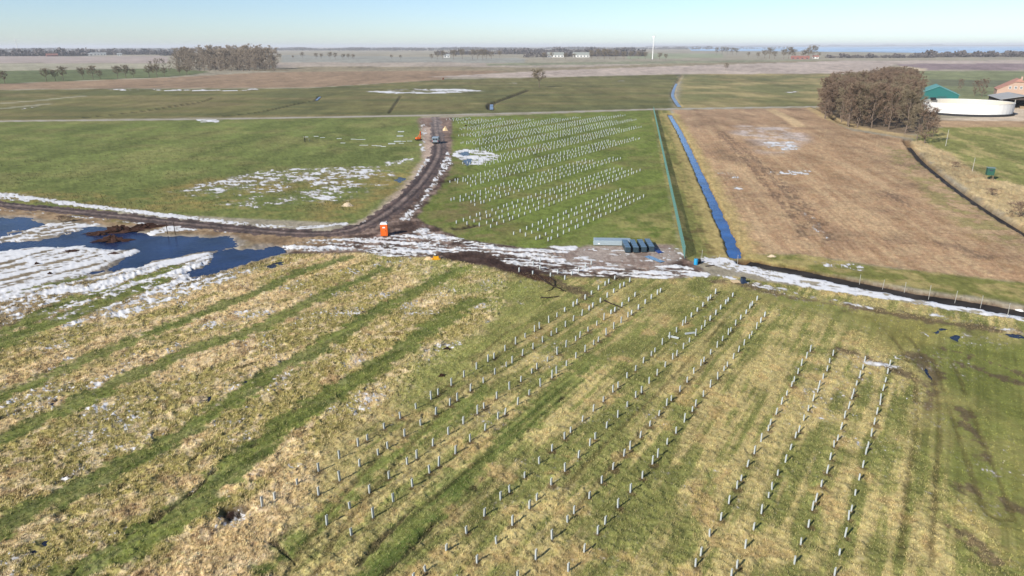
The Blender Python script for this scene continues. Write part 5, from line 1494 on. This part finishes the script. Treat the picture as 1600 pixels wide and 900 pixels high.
# thin pole on the green field
mb = MB(); mb.tube((0, 0, -0.2), (0, 0, 5.0), 0.09, 0.06, 8); mb.box((0, 0, 5.0), (0.3, 0.06, 0.06)); o = mb.build('pole', M_POSTW); o.location = at(1477.5, 228, 0); tag(o, 'thin pale pole on the green field right of the copse', 'pole')
mb = MB(); mb.tube((0, 0, -0.2), (0, 0, 3.4), 0.07, 0.05, 8); mb.box((0, 0, 3.38), (0.2, 0.05, 0.05)); o = mb.build('pole', M_POSTW); o.location = at(1519, 268, 0); tag(o, 'thin pale pole left of the raised hide', 'pole')

# ------------------------------------------------------------------ far buildings and turbines
def turbine(px, py, hub, rot, label, az):
    t = thing('wind_turbine', label, 'turbine', at(px, py), az)
    mb = MB(); mb.tube((0, 0, 0), (0, 0, hub), hub * 0.024, hub * 0.014, 14); mb.build('tower', M_WHITEP, t)
    mb = MB(); mb.box((0, 0.6, hub + 0.9), (2.2, 5.2, 2.2)); mb.build('nacelle', M_WHITEP, t)
    mb = MB(); mb.tube((0, -2.0, hub + 0.9), (0, -3.4, hub + 0.9), 1.1, 0.5, 10); mb.build('hub', M_WHITEP, t)
    for k in range(3):
        a = R(90 + 28 + 120 * k); c = Vector((0, -2.7, hub + 0.9)); dv = Vector((math.cos(a), 0, math.sin(a))); sd = Vector((-dv.z, 0, dv.x))
        mb = MB(); mb.prism([c + sd * 0.5, c + dv * rot * 0.2 + sd * 0.9, c + dv * rot + sd * 0.12, c + dv * rot - sd * 0.12, c + dv * rot * 0.2 - sd * 0.5, c - sd * 0.4], (0, 0.25, 0)); mb.build('blade', M_WHITEP, t)
turbine(1019.5, 92.5, 49, 11, 'white wind turbine mast standing before the horizon woods', R(70))
turbine(29, 84.5, 62, 22, 'faint distant wind turbine at the upper left', R(20))
def far_house(px, py, w, d, he, ha, wall, roof, label, rz=0.0, cat='house'):
    t = thing('distant_building', label, cat, at(px, py), face_cam(px, py) + rz)
    mb = MB(); mb.prism([(-w / 2, 0, 0), (-w / 2, d, 0), (-w / 2, d, he), (-w / 2, d / 2, ha), (-w / 2, 0, he)], (w, 0, 0)); mb.build('wall', wall, t)
    for s_ in (0, 1):
        y0, y1 = (-0.5, d / 2) if s_ == 0 else (d + 0.5, d / 2)
        mb = MB(); mb.prism([(-w / 2 - 0.5, y0, he - 0.2), (-w / 2 - 0.5, y1, ha + 0.05), (-w / 2 - 0.5, y1, ha + 0.4), (-w / 2 - 0.5, y0, he + 0.15)], (w + 1, 0, 0)); mb.build('roof_slope', roof, t)
    n = max(2, int(w / 9))
    for k in range(n):
        mb = MB(); mb.box((-w / 2 + w * (k + 0.5) / n, -0.06, he * 0.5), (w / n * 0.45, 0.1, he * 0.5)); mb.build('window', M_GLASS, t)
M_FW = flat('far_white', (226, 226, 220), 0.7, 0, 0.03, 0.2); M_FR = flat('far_red', (150, 100, 88), 0.8, 0, 0.05, 0.2); M_FG = flat('far_grey', (160, 164, 162), 0.7, 0, 0.05, 0.2); M_FGR = flat('far_green', (150, 154, 146), 0.7, 0, 0.05, 0.2)
far_house(868, 89.5, 46, 24, 6, 13, M_FW, M_FGR, 'left of two pale far barns under the woods', 0.0, 'barn')
far_house(908, 89.5, 46, 24, 6, 13, M_FW, M_FGR, 'right of two pale far barns under the woods', 0.0, 'barn')
far_house(82, 88.2, 34, 14, 4, 9, M_FR, M_FR, 'red farmhouse under the far woods on the left', 0.1)
far_house(140, 87, 22, 14, 5, 9, M_FW, M_FG, 'small white far house, left of a longer white one')
far_house(154, 86.5, 52, 16, 6, 10, M_FW, M_FG, 'long white far building under the woods on the left', 0, 'building')
far_house(187, 87, 16, 12, 5, 9, M_FW, M_FG, 'tiny white far house right of the long white building')
far_house(698, 90, 16, 12, 5, 9, M_FW, M_FG, 'tiny white house in the far hedge line')
far_house(1274, 91.5, 14, 10, 4, 7, M_FW, M_FR, 'tiny white far house beside the farm clump')
far_house(1250, 92.5, 40, 12, 4, 7, M_FR, M_FR, 'low red far roofs between the farm clump trees')
mb = MB(); mb.box((0, 0, 0.7), (1.6, 2.6, 1.4)); mb.box((0, 0.5, 1.6), (1.4, 1.0, 0.6)); o = mb.build('field_shelter', flat('brown_boards', (110, 76, 56), 0.9)); o.location = at(692.5, 124.5); tag(o, 'tiny dark shelter at the corner of the brown field', 'shelter')

# ------------------------------------------------------------------ grass: tussock blades over the near ground
rs = np.random.RandomState(3)
NT = 150000
rr_ = 27 + (130 - 27) * rs.rand(NT * 3) ** 1.35
aa_ = np.radians(rs.uniform(-46, 46, NT * 3))
ii = np.clip(np.searchsorted(r_all, rr_), 1, NR - 1); jj = np.clip(np.searchsorted(a_all, aa_), 1, NA - 1)
vi = ii * NA + jj
ok = (mn[vi] > 0.5) & (SNOW[vi] < 0.45) & (POND[vi] < 0.3) & (PUD[vi] < 0.3) & (HOLE[vi] < 0.3)
ok &= rs.rand(len(vi)) < np.where(mgr[vi] > 0.5, 0.25, np.where(mleft[vi] > 0.5, 1.0, 0.75)) * (1 - 0.35 * GREEN[vi])
sel = np.nonzero(ok)[0][:NT]
vi = vi[sel]; rr_ = rr_[sel]; aa_ = aa_[sel]
n = len(vi)
px_ = rr_ * np.sin(aa_); py_ = rr_ * np.cos(aa_); pz_ = H[vi]
rad_ = RAD[vi]
straw = mleft[vi] * (1 - GREEN[vi])
hgt = (0.08 + 0.06 * straw + 0.05 * rs.rand(n)) * (0.7 + 0.6 * rs.rand(n))
BL = 5
TV = []; TCc = []
for b in range(BL):
    az = rs.uniform(0, 2 * math.pi, n); lean = rs.uniform(0.2, 1.3, n)
    wd = (0.007 + 0.00020 * rad_) * rs.uniform(0.7, 1.5, n)
    dx, dy = np.cos(az), np.sin(az)
    bx_, by_ = px_ + rs.normal(0, 0.05, n), py_ + rs.normal(0, 0.05, n)
    p0 = np.stack([bx_ - dy * wd, by_ + dx * wd, pz_ - 0.02], 1); p1 = np.stack([bx_ + dy * wd, by_ - dx * wd, pz_ - 0.02], 1)
    p2 = np.stack([bx_ + dx * hgt * lean, by_ + dy * hgt * lean, pz_ + hgt * (0.55 + 0.6 * rs.rand(n))], 1)
    TV.append(np.stack([p0, p1, p2], 1).reshape(-1, 3))
    k = rs.uniform(0.8, 1.6, n)[:, None]
    cc = C[vi] * k
    tint = ((rs.rand(n) < 0.35) & (mgr[vi] < 0.5))[:, None] * (straw[:, None] * 0.6 + 0.35)
    cc = cc * (1 - tint) + lin((224, 202, 150)) * tint
    TCc.append(np.repeat(cc, 3, axis=0))
TV = np.concatenate(TV); TCc = np.concatenate(TCc)
TF = np.arange(len(TV)).reshape(-1, 3)
M_GRASS = ground_mat('grass_blades', 0.9, 0.0, 0.1, 0.4)
go = link('grass', mesh_np('grass', TV, TF, M_GRASS, {'Col': ('FLOAT_COLOR', np.clip(TCc, 0, 0.8) * ALB), 'mot': ('FLOAT', np.full(len(TV), 0.4))}, smooth=False))
tag(go, 'rough straw and grass tufts over the near field', 'grass', kind='stuff')
# dark tufts standing in for thin posts in the left green field
NTR = 5200
rp = G(rs.uniform(-60, 560, NTR), 205 + 125 * rs.rand(NTR) ** 0.8)
msk = []
for x, y in rp:
    r = math.hypot(x, y); i = min(NR - 1, np.searchsorted(r_all, r)); j = min(NA - 1, np.searchsorted(a_all, math.atan2(x, y)))
    msk.append(i * NA + j)
msk = np.array(msk); ok = (ml[msk] > 0.6) & (SNOW[msk] < 0.4) & (nB[msk] > 0.42)
rp = rp[ok]; hz_ = H[msk][ok]; n = len(rp)
TV = []
for b in range(4):
    az = rs.uniform(0, 6.28, n); dx, dy = np.cos(az), np.sin(az); w = 0.035; h = 0.3 * (0.6 + 0.8 * rs.rand(n)); ln_ = rs.uniform(0, 0.2, n)
    TV.append(np.stack([np.stack([rp[:, 0] - dy * w, rp[:, 1] + dx * w, hz_], 1), np.stack([rp[:, 0] + dy * w, rp[:, 1] - dx * w, hz_], 1), np.stack([rp[:, 0] + dx * ln_, rp[:, 1] + dy * ln_, hz_ + h], 1)], 1).reshape(-1, 3))
TV = np.concatenate(TV)
o = link('post_ticks', mesh_np('post_ticks', TV, np.arange(len(TV)).reshape(-1, 3), flat('post_tick_green', (92, 100, 62), 0.9, 0, 0.15, 0.5, 0.1), smooth=False))
tag(o, 'scattered dark tufts standing in for thin posts in the left green field', 'post_ticks', kind='stuff')

# ------------------------------------------------------------------ haze
hz = MB(); hz.box((2000, 10000, 36.0), (70000, 46000, 78.0))
mh = bpy.data.materials.new('haze_air'); mh.use_nodes = True
nt = mh.node_tree; nt.nodes.clear()
ho = nt.nodes.new('ShaderNodeOutputMaterial'); pv = nt.nodes.new('ShaderNodeVolumePrincipled')
pv.inputs['Color'].default_value = (0.92, 0.95, 1.0, 1); pv.inputs['Density'].default_value = 0.00008; pv.inputs['Anisotropy'].default_value = 0.0
nt.links.new(pv.outputs[0], ho.inputs['Volume'])
hob = hz.build('haze', mh)
tag(hob, 'thin pale winter haze over the plain', 'haze', kind='stuff')
